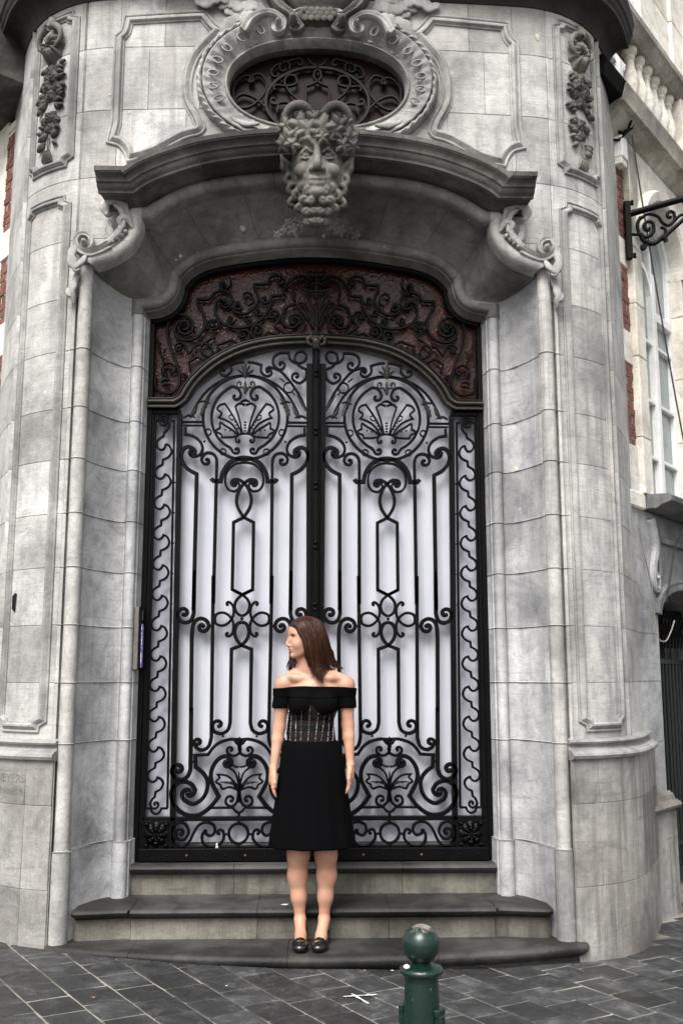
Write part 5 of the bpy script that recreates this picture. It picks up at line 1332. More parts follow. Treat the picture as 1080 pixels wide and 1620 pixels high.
    # lower storey: console, panel, basket-arched gateway
    sbox(st, 'lower_wall', -.30, .31, -.40, .0, .70, 2.555, M_splay, MS); sbox(st, 'plinth', -.30, .345, -.40, .045, -.2, .60, M_base, MS, .01)
    V, F = sweep2(np.array([(-.30, .60), (.345, .60)]), [(0, .04), (.01, .075), (.03, .085), (.05, .07), (.06, .04), (.09, .03), (.11, 0)], lambda s, z, d: MS(s, d, z)); mesh('plinth_moulding', V, F, M_base, st)
    for k, z in enumerate((1.03, 1.42, 1.73)): sbox(st, 'joint_line', -.30, .312, -.01, .0015, z, z+.005, M_mortar, MS, 0)
    zc = 1.86; P = [(.31+.55*(1-math.cos(a)), zc+.20*math.sin(a)) for a in np.linspace(0, math.pi, 30)]
    V = []; F = []
    for i, (w, z) in enumerate(P):
        V += [MS(w, 0, z), MS(w, 0, 2.555), MS(w, -.40, z)]
        if i: F += [(3*i-3, 3*i, 3*i+1, 3*i-2), (3*i-1, 3*i+2, 3*i, 3*i-3)]
    mesh('gateway_head', V, F, M_greyl, st)
    V, F = sweep2(np.array(P), [(0, 0), (0, .03), (.02, .035), (.05, .03), (.055, .04), (.07, .04), (.075, 0)], lambda s, z, d: MS(s, d, z)); mesh('gateway_archivolt', V, F, M_greyl, st)
    sbox(st, 'lower_wall', 1.41, L, -.40, 0, -.2, 2.555, M_greyl, MS)
    sbox(st, 'panel_frame', .40, 1.5, 0, .025, 2.36, 2.40, M_greyl, MS, .005); sbox(st, 'panel_frame', .36, .39, 0, .02, 2.12, 2.40, M_greyl, MS, .005)
    Mc = lambda s, z, d: MS(s, .0+d, z)
    volute([(.20, 2.50), (.255, 2.40), (.275, 2.30), (.235, 2.20), (.215, 2.10), (.25, 2.03), (.31, 2.03), (.335, 2.09)], .05, .02, .05, 'console_scroll', M_splay, Mc, c=(.285, 2.10), turns=1.2, parent=st)
    # iron gateway grille
    gy = -.20
    for i in range(15):
        w = .33+i*.072; mb = MB(); V, F = tube3([MS(w, gy, .1), MS(w, gy, 1.66 if i % 2 else 1.58)], .011, 8); mb.add(V, F); mb.obj('gate_bar', M_green, st)
        mb = MB(); V, F = tube3([MS(w, gy, 1.66), MS(w+.015, gy, 1.70), MS(w+.03, gy, 1.76), MS(w+.01, gy, 1.82), MS(w-.02, gy, 1.80), MS(w-.015, gy, 1.75)], .009, 6); mb.add(V, F); mb.obj('gate_scroll', M_blackm, st)
        mb = MB(); V, F = tube3([MS(w+.03, gy, 1.80), MS(w+.05, gy, 1.87), MS(w+.03, gy, 1.94), MS(w, gy, 1.92), MS(w+.005, gy, 1.88)], .009, 6); mb.add(V, F); mb.obj('gate_scroll', M_blackm, st)
    for z in (1.54, .25): sbox(st, 'gate_rail', .31, 1.40, gy-.012, gy+.012, z, z+.035, M_green, MS, .003)
    sbox(st, 'gate_backing', .2, 1.5, -.38, -.36, -.1, 2.3, M_dark, MS, 0)
    # cornice, balustrade, upper storey
    co = [(0, 0), (.02, .03), (.05, .05), (.08, .10), (.12, .13), (.125, .17), (.19, .18), (.24, .20), (.25, 0)]
    V = [MS(w, d, 5.17+z) for w in (-.30, L) for z, d in co]; m = len(co)
    mesh('street_cornice', V, [(j, m+j, m+j+1, j+1) for j in range(m-1)]+[tuple(range(m))], M_cdark, st)
    tr_ = [(0, -.02), (.0, .14), (.03, .17), (.08, .18), (.10, .20), (.15, .20), (.17, -.02)]
    V = [MS(w, d, 5.94+z) for w in (-.30, L) for z, d in tr_]; m = len(tr_)
    mesh('balustrade_rail', V, [(j, m+j, m+j+1, j+1) for j in range(m-1)]+[tuple(range(m))], M_cdark, st)
    sbox(st, 'balustrade_base', -.3, L, -.02, .14, 5.42, 5.52, M_cream, MS)
    bp_ = [(.055, 0), (.055, .03), (.035, .04), (.045, .07), (.062, .13), (.055, .19), (.033, .27), (.028, .32), (.040, .34), (.034, .36), (.055, .385), (.055, .42)]
    bm = None
    for k in range(8):
        w = .13+k*.155
        if .95 < w < 1.25: continue
        c = MS(w, .07, 5.52)
        if bm is None:
            V, F = lathe(bp_, 16); bm = mesh('baluster', V, F, M_cream, st); bm.location = c
        else: b2 = dup(bm, st); b2.matrix_parent_inverse = bm.matrix_parent_inverse.copy(); b2.location = c
    sbox(st, 'balustrade_pier', .98, 1.22, -.05, .16, 5.42, 5.95, M_cream, MS, .008); sbox(st, 'balustrade_pier', 1.30, 2.2, -.05, .22, 5.42, 5.95, M_cream, MS, .008)
    # set-back upper wall and its window
    for i, (a, b) in enumerate(((.92, 1.6), (1.6, 2.4), (2.4, 3.4), (3.4, 4.6))):
        for j in range(9): sbox(st, 'upper_stone', a, b-.004, -.34, -.10+.03*(i % 2), 5.4+j*.42, 5.4+(j+1)*.42-.005, M_cream, MS, .006)
    bricks(1.9, 2.0, 6.0, 7.2)
    for a, b in ((.30, .36), (.52, .60), (.80, .90)): sbox(st, 'upper_window_frame', a, b, -.36, -.15, 5.5, 9.3, M_white, MS, .006)
    for z in (6.15, 6.75, 7.3): sbox(st, 'upper_window_frame', .30, .90, -.34, -.17, z, z+.06, M_white, MS, .006)
    sbox(st, 'upper_window_pane', .3, .9, -.34, -.32, 5.5, 9.3, M_glass, MS, 0)
MS = make_street(1)
# black gutter box on the corner, with cables
gut = empty('rain_gutter', (2.0, 6.1, 5.3), label='black metal rain gutter end fixed where the round corner meets the side wing', cat='gutter')
pr = [(0, -.1), (0, .03), (.04, .07), (.06, .11), (.07, .16), (.17, .19), (.21, .17), (.22, .10), (.23, -.1)]
V = [MS(w, d, 5.25+z) for w in (-.62, .02) for z, d in pr]; m = len(pr)
mesh('gutter_box', V, [(j, m+j, m+j+1, j+1) for j in range(m-1)]+[tuple(range(m)), tuple(range(m, 2*m))[::-1]], M_blackm, gut)
mesh('gutter_bracket', *tube3([MS(-.12, .0, 5.22), MS(-.05, .06, 5.20), MS(.02, .1, 5.26), MS(.0, .12, 5.30)], .012, 8), M_blackm, gut)
mesh('gutter_bracket', *tube3([MS(-.16, .0, 5.12), MS(-.10, .05, 5.13), MS(-.06, .10, 5.20), MS(-.04, .12, 5.28)], .010, 8), M_blackm, gut)
wb_ = empty('junction_box', MS(-.02, .05, 4.95), label='small white electrical box under the black gutter', cat='electrical box')
sbox(wb_, 'box_body', -.10, .0, .0, .07, 5.01, 5.17, M_white, MS, .006); sbox(wb_, 'box_foot', -.10, .0, .0, .06, 4.96, 5.008, M_cream, MS, .004)
def cable(label, pts, r, mat, name='cable'):
    P = []; pts = [np.array(p, float) for p in pts]; k = len(pts)
    for i in range(k-1):
        p0, p1, p2, p3 = pts[max(0, i-1)], pts[i], pts[i+1], pts[min(k-1, i+2)]
        for j in range(8):
            t = j/8; P.append(.5*((2*p1)+(-p0+p2)*t+(2*p0-5*p1+4*p2-p3)*t*t+(-p0+3*p1-3*p2+p3)*t**3))
    P.append(pts[-1]); o = mesh(name, *tube3(P, r, 8), mat); return tag(o, label, 'cable')
M_wire = simple('cable_rubber', (.025, .022, .022), .6, var=.2); M_wirew = simple('white_cable', (.20, .175, .155), .5, var=.2)
cable('long thin dark cable hanging from the gutter down across the arched window', [MS(.02, .10, 5.20), MS(.10, .13, 4.6), MS(.24, .15, 4.0), MS(.40, .17, 3.4), MS(.50, .20, 2.9), MS(.50, .22, 2.6), MS(.46, .10, 2.35), MS(.41, .06, 2.10), MS(.40, .03, 1.95)], .006, M_wire)
cable('short pale cable ending in a loose hook beside the side gateway', [MS(.02, .012, 2.42), MS(.06, .02, 2.25), MS(.14, .03, 2.03), MS(.17, .03, 1.80), MS(.18, .04, 1.70), MS(.23, .07, 1.68), MS(.28, .09, 1.74), MS(.34, .10, 1.82)], .0045, M_wirew)

# lamp bracket on the corner of the wing
br_ = empty('lamp_bracket', MS(.0, .0, 4.5), label='ornate black iron lamp bracket with scrollwork projecting at the upper right', cat='bracket')
def MBk(a, z, d=0): # a = distance out along the street front, from the back plate
    p = MS(.0, .02, z); return (p[0]+.80*a*1.0, p[1]-.10*a+d, z)
mb = MB(); box(mb, 0, .055, -.02, .02, 4.29, 4.72, .006, M=lambda x, y, z: MBk(x, z, y)); mb.obj('back_plate', M_iron, br_)
for z in (4.31, 4.70):
    for q in (-.012, .012): mb = MB(); V, F = ball(MBk(.065, z+q*.8, -.02), .012, 6, 8); mb.add(V, F); mb.obj('bolt', M_iron, br_)
def bk(pts, r, name='bracket_scroll', sp=None):
    P = smooth_path(pts, step=.01); P = list(P)
    if sp: v_ = P[-1]-np.array(sp[:2]); t_ = P[-1]-P[-2]; P += spiral(P[-1], sp[:2], sp[2], v_[0]*t_[1]-v_[1]*t_[0] < 0, r*.6, 24)
    mesh(name, *tube3([MBk(a, z) for a, z in P], r, 8), M_iron, br_, sharp=180)
bk([(.04, 4.625), (.30, 4.680), (.62, 4.745)], .024, 'bracket_arm')
bk([(.05, 4.475), (.15, 4.47)], .012, 'bracket_stay'); bk([(.14, 4.44), (.20, 4.40), (.30, 4.43), (.40, 4.50), (.62, 4.66)], .014, 'bracket_stay')
bk([(.13, 4.47), (.16, 4.42), (.24, 4.40), (.32, 4.45), (.34, 4.41)], .016); bk([(.14, 4.60), (.11, 4.55), (.12, 4.48), (.18, 4.45), (.24, 4.49), (.24, 4.55)], .013, sp=(.195, 4.52, .9))
bk([(.14, 4.59), (.20, 4.62), (.28, 4.60), (.32, 4.55), (.37, 4.53), (.42, 4.57), (.42, 4.62)], .012, sp=(.385, 4.60, .8)); bk([(.42, 4.56), (.47, 4.60), (.54, 4.61), (.57, 4.65)], .011, sp=(.54, 4.66, .8))
bk([(.18, 4.40), (.16, 4.37), (.14, 4.36)], .011, sp=(.15, 4.38, .6)); bk([(.30, 4.52), (.34, 4.50), (.33, 4.46)], .012)
mb = MB(); V, F = ball(MBk(.62, 4.745), .035, 8, 10); mb.add(V, F); mb.obj('arm_finial', M_iron, br_)

# intercom box on the left jamb
M_steel = simple('brushed_steel', (.16, .15, .135), .42, metal=.6, var=.25, scale=50, bmp=.1)
M_purple, t_, b_ = newmat('printed_panel'); g_ = t_.nodes.new('ShaderNodeNewGeometry')
cc = ramp(t_, noi(t_, g_.outputs['Position'], 30, 3, .7, 0, (1, 1, 2)), [(.42, (.10, .08, .45)), (.5, (.28, .25, .62)), (.58, (.62, .60, .72))]); t_.links.new(cc, b_.inputs['Base Color'])
xi = -1.035; z0 = at(228, 1060, 5.84)[1]; z1 = at(228, 961, 5.84)[1]
ic = empty('intercom_box', (xi, 5.84, z0), label='narrow grey steel intercom box with purple panel on the left door jamb', cat='intercom')
mb = MB(); box(mb, xi-.02, xi+.012, 5.800, 5.862, z0, z1, .004); mb.obj('housing', M_steel, ic)
mb = MB(); box(mb, xi+.012, xi+.026, 5.796, 5.866, z0+.004, z1+.004, .004); mb.obj('door_frame', M_iron, ic)
mb = MB(); box(mb, xi+.0262, xi+.031, 5.803, 5.850, z0+.015, z0+.265, .001); mb.obj('name_panel', M_purple, ic)
mb = MB(); box(mb, xi+.0262, xi+.030, 5.815, 5.835, z0+.285, z1-.02, .001); mb.obj('slot', M_steel, ic)

# ------------------------------------------------------------------ bollard in front
M_bol, t_, b_ = newmat('chipped_green_paint'); g_ = t_.nodes.new('ShaderNodeTexCoord'); P_ = g_.outputs['Object']
sx = t_.nodes.new('ShaderNodeSeparateXYZ'); t_.links.new(P_, sx.inputs[0])
n1 = noi(t_, P_, 14, 5, .7, .4); n2 = noi(t_, P_, 60, 4, .7)
hi = mth(t_, 'ADD', mth(t_, 'MULTIPLY', mth(t_, 'SUBTRACT', sx.outputs['Z'], .737), 24), mth(t_, 'MULTIPLY', mth(t_, 'SUBTRACT', n1, .5), 2.6))
wear = ramp(t_, hi, [(.35, (0, 0, 0)), (.55, (1, 1, 1))]); chip = ramp(t_, n2, [(.67, (0, 0, 0)), (.70, (1, 1, 1))])
base = ramp(t_, n1, [(.3, (.002, .011, .008)), (.7, (.003, .018, .013))])
wc_ = ramp(t_, n2, [(.35, (.12, .04, .025)), (.5, (.16, .15, .14)), (.62, (.24, .235, .22))])
cc = mix(t_, base, wc_, wear); cc = mix(t_, cc, (.30, .30, .27), mth(t_, 'MULTIPLY', chip, .6)); t_.links.new(cc, b_.inputs['Base Color'])
t_.links.new(mth(t_, 'ADD', mth(t_, 'MULTIPLY', n2, .3), .15), b_.inputs['Roughness']); bump(t_, b_, n2, .25, .002)
bz = .77; by_ = 2.86; u0 = 665.5
bx_, _ = at(u0, 1490, by_); gzb = gz(bx_, by_)
bol = empty('bollard', (bx_, by_, gzb), label='dark green cast iron bollard with ball top and chipped paint on the pavement', cat='bollard')
def bl(prof, name, n=40): V, F = lathe(prof, n); o = mesh(name, V, F, M_bol, None, sharp=50); o.parent = bol; return o
bc = .7125; rb = .0515
bl([(.0, bc+rb)]+[(rb*math.sin(a), bc+rb*math.cos(a)) for a in np.linspace(.1, math.pi-.55, 20)]+[(.024, .662), (.026, .656)], 'ball_top', 48)
bl([(.026, .664), (.034, .660), (.042, .657), (.056, .654), (.0595, .648), (.0595, .641), (.054, .636), (.047, .634), (.046, .622)], 'collar', 48)
bl([(.044, .634), (.0455, .62), (.050, .52), (.054, .42), (.056, .30), (.058, .28), (.066, .27), (.066, .20), (.060, .19), (.062, .02), (.075, .0)], 'post')
for a in (R(-35), R(150), R(60)):
    for z, w, h, d in ((.545, .020, .010, .010), (.520, .016, .018, .012), (.49, .013, .012, .010), (.44, .012, .05, .008)):
        mb = MB(); box(mb, .046, .052+d, -w, w, z-h, z+h, .003); o = mb.obj('relief_ornament', M_bol); o.parent = bol; o.rotation_euler = (0, 0, a)
mesh('litter_chewing_gum', *ball((bx_-.043, by_-.035, gzb+.663), (.009, .007, .006), 6, 8), M_white).name = 'chewing_gum'
tag(bpy.data.objects['chewing_gum'], 'lump of white chewing gum stuck on the collar of the bollard', 'chewing gum')

# ------------------------------------------------------------------ litter and paint on the pavement
def gpt(u, v, z=0.02):
    X, Y, dz = _ray(u, v); t = (z-CAM_H)/dz; return X*t, Y*t
M_paint = simple('white_road_paint', (.62, .62, .60), .8, var=.5, scale=80)
mk = MB()
for (a, b) in (((543, 1578), (596, 1573)), ((556, 1573), (583, 1588))):
    x0, y0 = gpt(*a); x1, y1 = gpt(*b); d = np.array((x1-x0, y1-y0)); d /= np.linalg.norm(d); n_ = np.array((-d[1], d[0]))*.006
    V = []; 
    for k in range(13):
        t = k/12; x, y = x0+(x1-x0)*t, y0+(y1-y0)*t; w = .6+.6*abs(math.sin(k*2.7+a[0]))
        for s2 in (-1, 1): V.append((x+n_[0]*s2*w, y+n_[1]*s2*w, gz(x, y)+.0065))
    mk.add(V, grid_faces(13, 2))
o = mk.obj('painted_mark', M_paint, smooth=False); tag(o, 'white painted cross mark on the dark slabs near the bollard', 'paint mark')
M_leaf = simple('dry_leaf', (.35, .16, .05), .8, var=.4); M_paper = simple('paper_scrap', (.75, .74, .70), .8, var=.1)
rg = random.Random(3)
sc_list = [(405, 1533, 'leaf'), (452, 1530, 'leaf'), (470, 1534, 'paper'), (183, 1521, 'leaf'), (358, 1569, 'paper'), (147, 1594, 'leaf'), (577, 1537, 'leaf'), (240, 1524, 'leaf'), (330, 1531, 'leaf'), (620, 1536, 'paper'), (762, 1524, 'leaf')]
wh = ['the left end of the lowest step', 'the middle of the steps', 'the woman on the slabs', 'the far left of the step edge', 'the front left slabs', 'the lower left corner of the pavement', 'the foot of the step right of the woman', 'the left part of the step', 'the step left of the woman', 'the bollard by the step', 'the step right of the bollard']
for i, (u, v, k) in enumerate(sc_list):
    x, y = gpt(u, v); r = rg.uniform(.005, .009); a0 = rg.random()*6
    V = [(x, y, gz(x, y)+.012)]+[(x+r*(1+.3*math.sin(3*t+i))*math.cos(t+a0), y+r*.6*math.sin(t+a0), gz(x, y)+.008+.006*abs(math.sin(t*2+i))) for t in np.linspace(0, 6.283, 9)[:-1]]
    o = mesh('fallen_leaf' if k == 'leaf' else 'paper_scrap', V, [(0, 1+j, 1+(j+1) % 8) for j in range(8)], M_leaf if k == 'leaf' else M_paper)
    tag(o, ('tiny brown dry leaf lying by ' if k == 'leaf' else 'tiny white paper scrap lying by ')+wh[i], 'leaf' if k == 'leaf' else 'paper scrap')
x, z = at(343, 1330, GY-.02)
o = mesh('wrapper', [(x-.012, GY-.0, .475), (x+.008, GY-.0, .473), (x+.012, GY+.01, .495), (x-.004, GY+.01, .508), (x, GY-.008, .488)], [(0, 1, 4), (1, 2, 4), (2, 3, 4), (3, 0, 4)], M_paper); tag(o, 'crumpled white wrapper caught in the bottom scroll of the left gate', 'wrapper')
x, y = 0.0, 0.0
X, Y, dz = _ray(450, 1432); t = (.24-CAM_H)/dz; x, y = X*t, Y*t
o = mesh('paper_scrap', [(x-.022, y, .2425), (x+.01, y-.014, .243), (x+.024, y+.004, .246), (x-.004, y+.018, .243)], [(0, 1, 2, 3)], M_paper); tag(o, 'white paper scrap on the second dark step left of the legs', 'paper scrap')
# ------------------------------------------------------------------ the woman on the lowest step
def skinmat(name, col, rough=.45):
    m, t, b = newmat(name); g = t.nodes.new('ShaderNodeNewGeometry'); n = noi(t, g.outputs['Position'], 9, 4, .6); n2 = noi(t, g.outputs['Position'], 160, 3, .6)
    c = mix(t, col, ramp(t, n, [(.35, (.92, .78, .72)), (.65, (1.05, 1.02, .99))]), 1, 'MULTIPLY'); t.links.new(c, b.inputs['Base Color'])
    b.inputs['Roughness'].default_value = rough; b.inputs['Subsurface Weight'].default_value = .12; b.inputs['Subsurface Radius'].default_value = (.012, .005, .003); b.inputs['Subsurface Scale'].default_value = .5
    b.inputs['Specular IOR Level'].default_value = .35; bump(t, b, n2, .08, .0006); return m
M_skin = skinmat('skin', (.43, .255, .180))
M_lip = skinmat('lip_colour', (.30, .075, .065), .35)
M_cloth, t_, b_ = newmat('black_crepe'); g_ = t_.nodes.new('ShaderNodeNewGeometry'); n_ = noi(t_, g_.outputs['Position'], 420, 2, .5); n2 = noi(t_, g_.outputs['Position'], 9, 3, .5)
b_.inputs['Base Color'].default_value = (.0014, .0014, .0018, 1); b_.inputs['Roughness'].default_value = .9; b_.inputs['Specular IOR Level'].default_value = .05
p_ = bump(t_, b_, n2, .25, .01); bump(t_, b_, n_, .15, .0006, p_)
M_hair, t_, b_ = newmat('brown_hair'); g_ = t_.nodes.new('ShaderNodeNewGeometry')
hn = noi(t_, g_.outputs['Position'], 1, 4, .7, .2, (260, 260, 9)); hl = noi(t_, g_.outputs['Position'], 6, 2, .5)
c_ = ramp(t_, hn, [(.30, (.006, .0022, .0014)), (.50, (.024, .0085, .0045)), (.68, (.085, .032, .017))]); t_.links.new(c_, b_.inputs['Base Color']); b_.inputs['Roughness'].default_value = .42; b_.inputs['Specular IOR Level'].default_value = .16
b_.inputs['Anisotropic'].default_value = .6; bump(t_, b_, hn, .25, .0015)
M_sheer, t_, b_ = newmat('sheer_black_mesh'); b_.inputs['Base Color'].default_value = (.006, .005, .005, 1); b_.inputs['Roughness'].default_value = .7; b_.inputs['Alpha'].default_value = .86; b_.inputs['Specular IOR Level'].default_value = .1
M_glit, t_, b_ = newmat('silver_glitter'); g_ = t_.nodes.new('ShaderNodeNewGeometry'); vo = t_.nodes.new('ShaderNodeTexVoronoi'); vo.inputs['Scale'].default_value = 260; t_.links.new(g_.outputs['Position'], vo.inputs['Vector'])
sx = t_.nodes.new('ShaderNodeSeparateColor'); t_.links.new(vo.outputs['Color'], sx.inputs[0]); t_.links.new(ramp(t_, sx.outputs[0], [(.55, (.02, .02, .02)), (.72, (.40, .41, .45))]), b_.inputs['Base Color']); b_.inputs['Metallic'].default_value = .5; b_.inputs['Roughness'].default_value = .3
M_patent = simple('black_patent_leather', (.006, .006, .007), .22, var=.2, spec=.6, bmp=.05)
M_gold = simple('pale_gold', (.65, .50, .33), .28, metal=.9, var=.1, bmp=0); M_eye = simple('eye_white', (.33, .31, .30), .2, var=.02, bmp=0); M_iris = simple('dark_iris', (.02, .012, .008), .15, var=.1, bmp=0); M_nail = simple('pale_pink_nail', (.75, .50, .47), .25, var=.05, bmp=0)
def w3(u, v, Y): x, z = at(u, v, Y); return np.array((x, Y, z))
wy = 5.40
woman = empty('person', (-.01, 5.38, .08), label='brown-haired woman in black off-shoulder dress with sheer corset standing on the lowest step', cat='person')
B = SDF((-.27, 5.16, .06), (.25, 5.60, 1.80), .0034)
c = lambda u, v, dy=0: w3(u, v, wy+dy)
# torso
B.cap(c(496, 1090, .01), c(495, 1120, .01), .085, .088, .02)
B.ell(c(497, 1098, .015), (.150, .080, .115), .02)
B.ell(c(496, 1120, .01), (.122, .085, .10), .03)
B.ell(c(492, 1152, .012), (.112, .078, .10), .04)
B.ell(c(492, 1160, .012), (.118, .080, .08), .03)
B.ell(c(493, 1195, .02), (.150, .100, .12), .05); B.ell(c(493, 1225, .02), (.158, .105, .12), .04)
for g, u in ((-1, 478), (1, 514)): B.ell(c(u, 1115, -.062), (.058, .050, .052), .028)
# shoulders and neck
B.chain([c(451, 1080, .01), c(470, 1070, .02), c(490, 1066, .025), c(515, 1068, .02), c(545, 1080, .01)], [.040, .042, .045, .043, .040], .025)
B.chain([c(489, 1074, .02), c(486, 1060, .012), c(482, 1040, .0)], [.060, .050, .046], .018)
B.chain([c(488, 1073, -.042), c(462, 1070, -.035), c(447, 1072, -.01)], [.005, .005, .005], .02); B.chain([c(498, 1073, -.042), c(525, 1071, -.035), c(547, 1073, -.01)], [.005, .005, .005], .02)
B.cap(c(484, 1046, -.02), c(493, 1071, -.045), .012, .010, .014)
for u in (468, 476, 508, 522): B.ell(c(u, 1073.5, -.012), (.040, .034, .022), .02)
torso = B.f.copy()
# arms
for sh, el, wr, kn, g in (((448, 1083), (442, 1150), (432.5, 1216), (431, 1236), -1), ((548, 1084), (550, 1146), (554, 1210), (553.5, 1230), 1)):
    B.cap(c(*sh, .01), c(*sh, .01), .043, .043, .02)
    B.cap(c(*sh, .01), c((sh[0]+el[0])/2-g*0, (sh[1]+el[1])/2, .015), .042, .0385, .015); B.cap(c((sh[0]+el[0])/2, (sh[1]+el[1])/2, .015), c(*el, .02), .038, .0325, .015)
    B.cap(c(*el, .02), c(el[0]*.7+wr[0]*.3, el[1]*.7+wr[1]*.3, .01), .0335, .0315, .012); B.cap(c(el[0]*.7+wr[0]*.3, el[1]*.7+wr[1]*.3, .01), c(*wr, -.02), .031, .0190, .012)
    # hand seen from its back edge, fingers hanging slightly curled, thumb to the front
    pw = c(*wr, -.02); pk = c(*kn, -.035)
    B.cap(pw, pk, .021, .020, .010); B.ell((pw+pk)/2+np.array((0, 0, -.012)), (.019, .038, .045), .010)
    for i, (dy, L, cu) in enumerate(((-.034, .068, .2), (-.014, .078, .25), (.006, .073, .3), (.025, .058, .35))):
        P = [pk+np.array((-g*.002, dy*.9+.0, .006)), pk+np.array((-g*.004, dy*1.05, -L*.42)), pk+np.array((-g*(.008+.012*cu), dy*1.05+.004*i, -L*.75)), pk+np.array((-g*(.012+.03*cu), dy*.98+.006*i, -L*1.0))]
        B.chain(P, [.0098, .0088, .0078, .0062], .003)
    P = [pw+np.array((-g*.004, -.022, -.012)), pw+np.array((-g*.008, -.046, -.042)), pw+np.array((-g*.010, -.056, -.066)), pw+np.array((-g*.012, -.056, -.088))]
    B.chain(P, [.0145, .012, .0095, .007], .005)
# legs
feet = {}
for g, hp, kn, cf, an, heel, toe in ((-1, (477, 1245), (472, 1352), (470.5, 1385), (474.5, 1452), (476, 1484), (474.5, 1503)), (1, (513, 1245), (515.5, 1352), (516.5, 1385), (512.5, 1452), (512, 1484), (503.5, 1503))):
    B.chain([c(*hp, .02), c(*kn, .01)], [.085, .056], .02); B.chain([c(*kn, .01), c(cf[0], cf[1], .035), c(cf[0]*.5+an[0]*.5, cf[1]*.5+an[1]*.5, .035), c(*an, .04)], [.0535, .0485, .0365, .0265], .03)
    B.ell(c(*kn, -.026), (.030, .026, .034), .015)
    hx = w3(*heel, 5.44)[0]; tx = w3(*toe, 5.27)[0]; A_ = c(*an, .04)
    Hh = np.array((hx, 5.465, .125)); Bl = np.array((tx*.8+hx*.2, 5.305, .108)); Tt = np.array((tx, 5.268, .103))
    B.cap(A_, Hh, .0265, .029, .014); B.cap(A_+np.array((0, -.01, -.01)), np.array((hx*.5+tx*.5, 5.37, .135)), .030, .028, .014); B.cap(np.array((hx*.5+tx*.5, 5.37, .135)), Bl, .030, .023, .012)
    B.cap(Hh+np.array((0, 0, -.008)), Bl, .029, .030, .012); B.ell(Bl, (.040, .048, .022), .01); B.ell(Tt, (.033, .030, .019), .01)
    for s2 in (-1, 1): B.ell(A_+np.array((s2*.019, .0, -.010)), (.008, .010, .010), .010)
    feet[g] = (A_, Hh, Bl, Tt, hx, tx)
nohead = B.f.copy()
# head turned to her right
hc = w3(480, 1010, 5.385); hf = np.array((-.935, -.355, 0)); hs_ = np.array((.355, -.935, 0)); hu = np.array((0.0, 0, 1.))
hp = lambda f, s, u: hc+hf*f+hs_*s+hu*u
AX = (hf, hs_, hu)
B.ell(hp(-.008, 0, .028), (.088, .071, .082), .01, ax=AX); B.ell(hp(.022, 0, -.012), (.060, .060, .075), .02, ax=AX); B.ell(hp(.026, 0, -.055), (.048, .048, .048), .02, ax=AX)
B.cap(hp(.020, 0, -.080), hp(.056, 0, -.090), .028, .0155, .014); B.ell(hp(.060, 0, -.092), (.0135, .016, .013), .010, ax=AX)      # chin
B.ell(hp(.036, 0, .036), (.046, .052, .044), .02, ax=AX)                                                       # forehead
for g in (-1, 1):
    B.cap(hp(-.020, g*.052, -.050), hp(.042, g*.020, -.088), .014, .010, .018)                                       # jaw
    B.ell(hp(.048, g*.034, -.030), (.024, .022, .026), .014, ax=AX)                                                    # cheek
    B.ell(hp(.076, g*.031, .010), (.014, .017, .010), .009, 'sub', ax=AX)                                               # eye socket
    B.ell(hp(.059, g*.031, .008), (.0125, .014, .0115), .003, ax=AX)
    B.cap(hp(.074, g*.010, .024), hp(.062, g*.044, .024), .006, .005, .009)                                          # brow ridge
    B.ell(hp(.083, g*.010, -.040), (.008, .007, .006), .004, ax=AX)                                                    # nostrils
    B.ell(hp(-.012, g*.070, -.008), (.018, .008, .030), .006, ax=AX)                                                   # ear
B.chain([hp(.074, 0, .016), hp(.083, 0, -.008), hp(.094, 0, -.031)], [.0075, .0075, .0082], .007); B.ell(hp(.091, 0, -.036), (.009, .010, .0075), .004, ax=AX)
B.cap(hp(.068, 0, -.050), hp(.070, 0, -.058), .014, .013, .010)
B.ell(hp(.076, 0, -.0585), (.008, .019, .0050), .003, ax=AX); B.ell(hp(.074, 0, -.0685), (.008, .016, .0056), .003, ax=AX); B.ell(hp(.085, 0, -.0635), (.010, .022, .0012), .001, 'sub', ax=AX)
V, F = B.mesh(2); body = mesh('body', V, F, M_skin, woman, sharp=180)
def wp(name, VF, mat, **k): return mesh(name, VF[0], VF[1], mat, k.get('parent', woman), sharp=180)
def axball(p, r, n=8, m=12):
    V, F = ball((0, 0, 0), r, n, m); return [p+hf*v[0]+hs_*v[1]+hu*v[2] for v in map(np.array, V)], F
for g in (1, -1):
    wp('eye', axball(hp(.0615, g*.0315, .008), (.0118, .0128, .0068)), M_eye); wp('iris', axball(hp(.0705, g*.0290, .008), (.0040, .0052, .0056)), M_iris)
    wp('eyelash', tube3([hp(.073, g*.017, .0125), hp(.0755, g*.027, .0160), hp(.071, g*.040, .0140), hp(.064, g*.048, .0105)], [.0016, .0026, .0028, .0014], 6), M_iris)
    wp('eyebrow', tube3([hp(.0775, g*.012, .0265), hp(.0755, g*.026, .0310), hp(.065, g*.044, .0295), hp(.055, g*.054, .0250)], [.0026, .0038, .0030, .0012], 6), M_iris)
wp('lips', (lambda a, b: (list(a[0])+list(b[0]), a[1]+[tuple(i+len(a[0]) for i in f) for f in b[1]]))(axball(hp(.0772, 0, -.0592), (.0076, .0175, .0044)), axball(hp(.0752, 0, -.0682), (.0076, .0150, .0052))), M_lip)
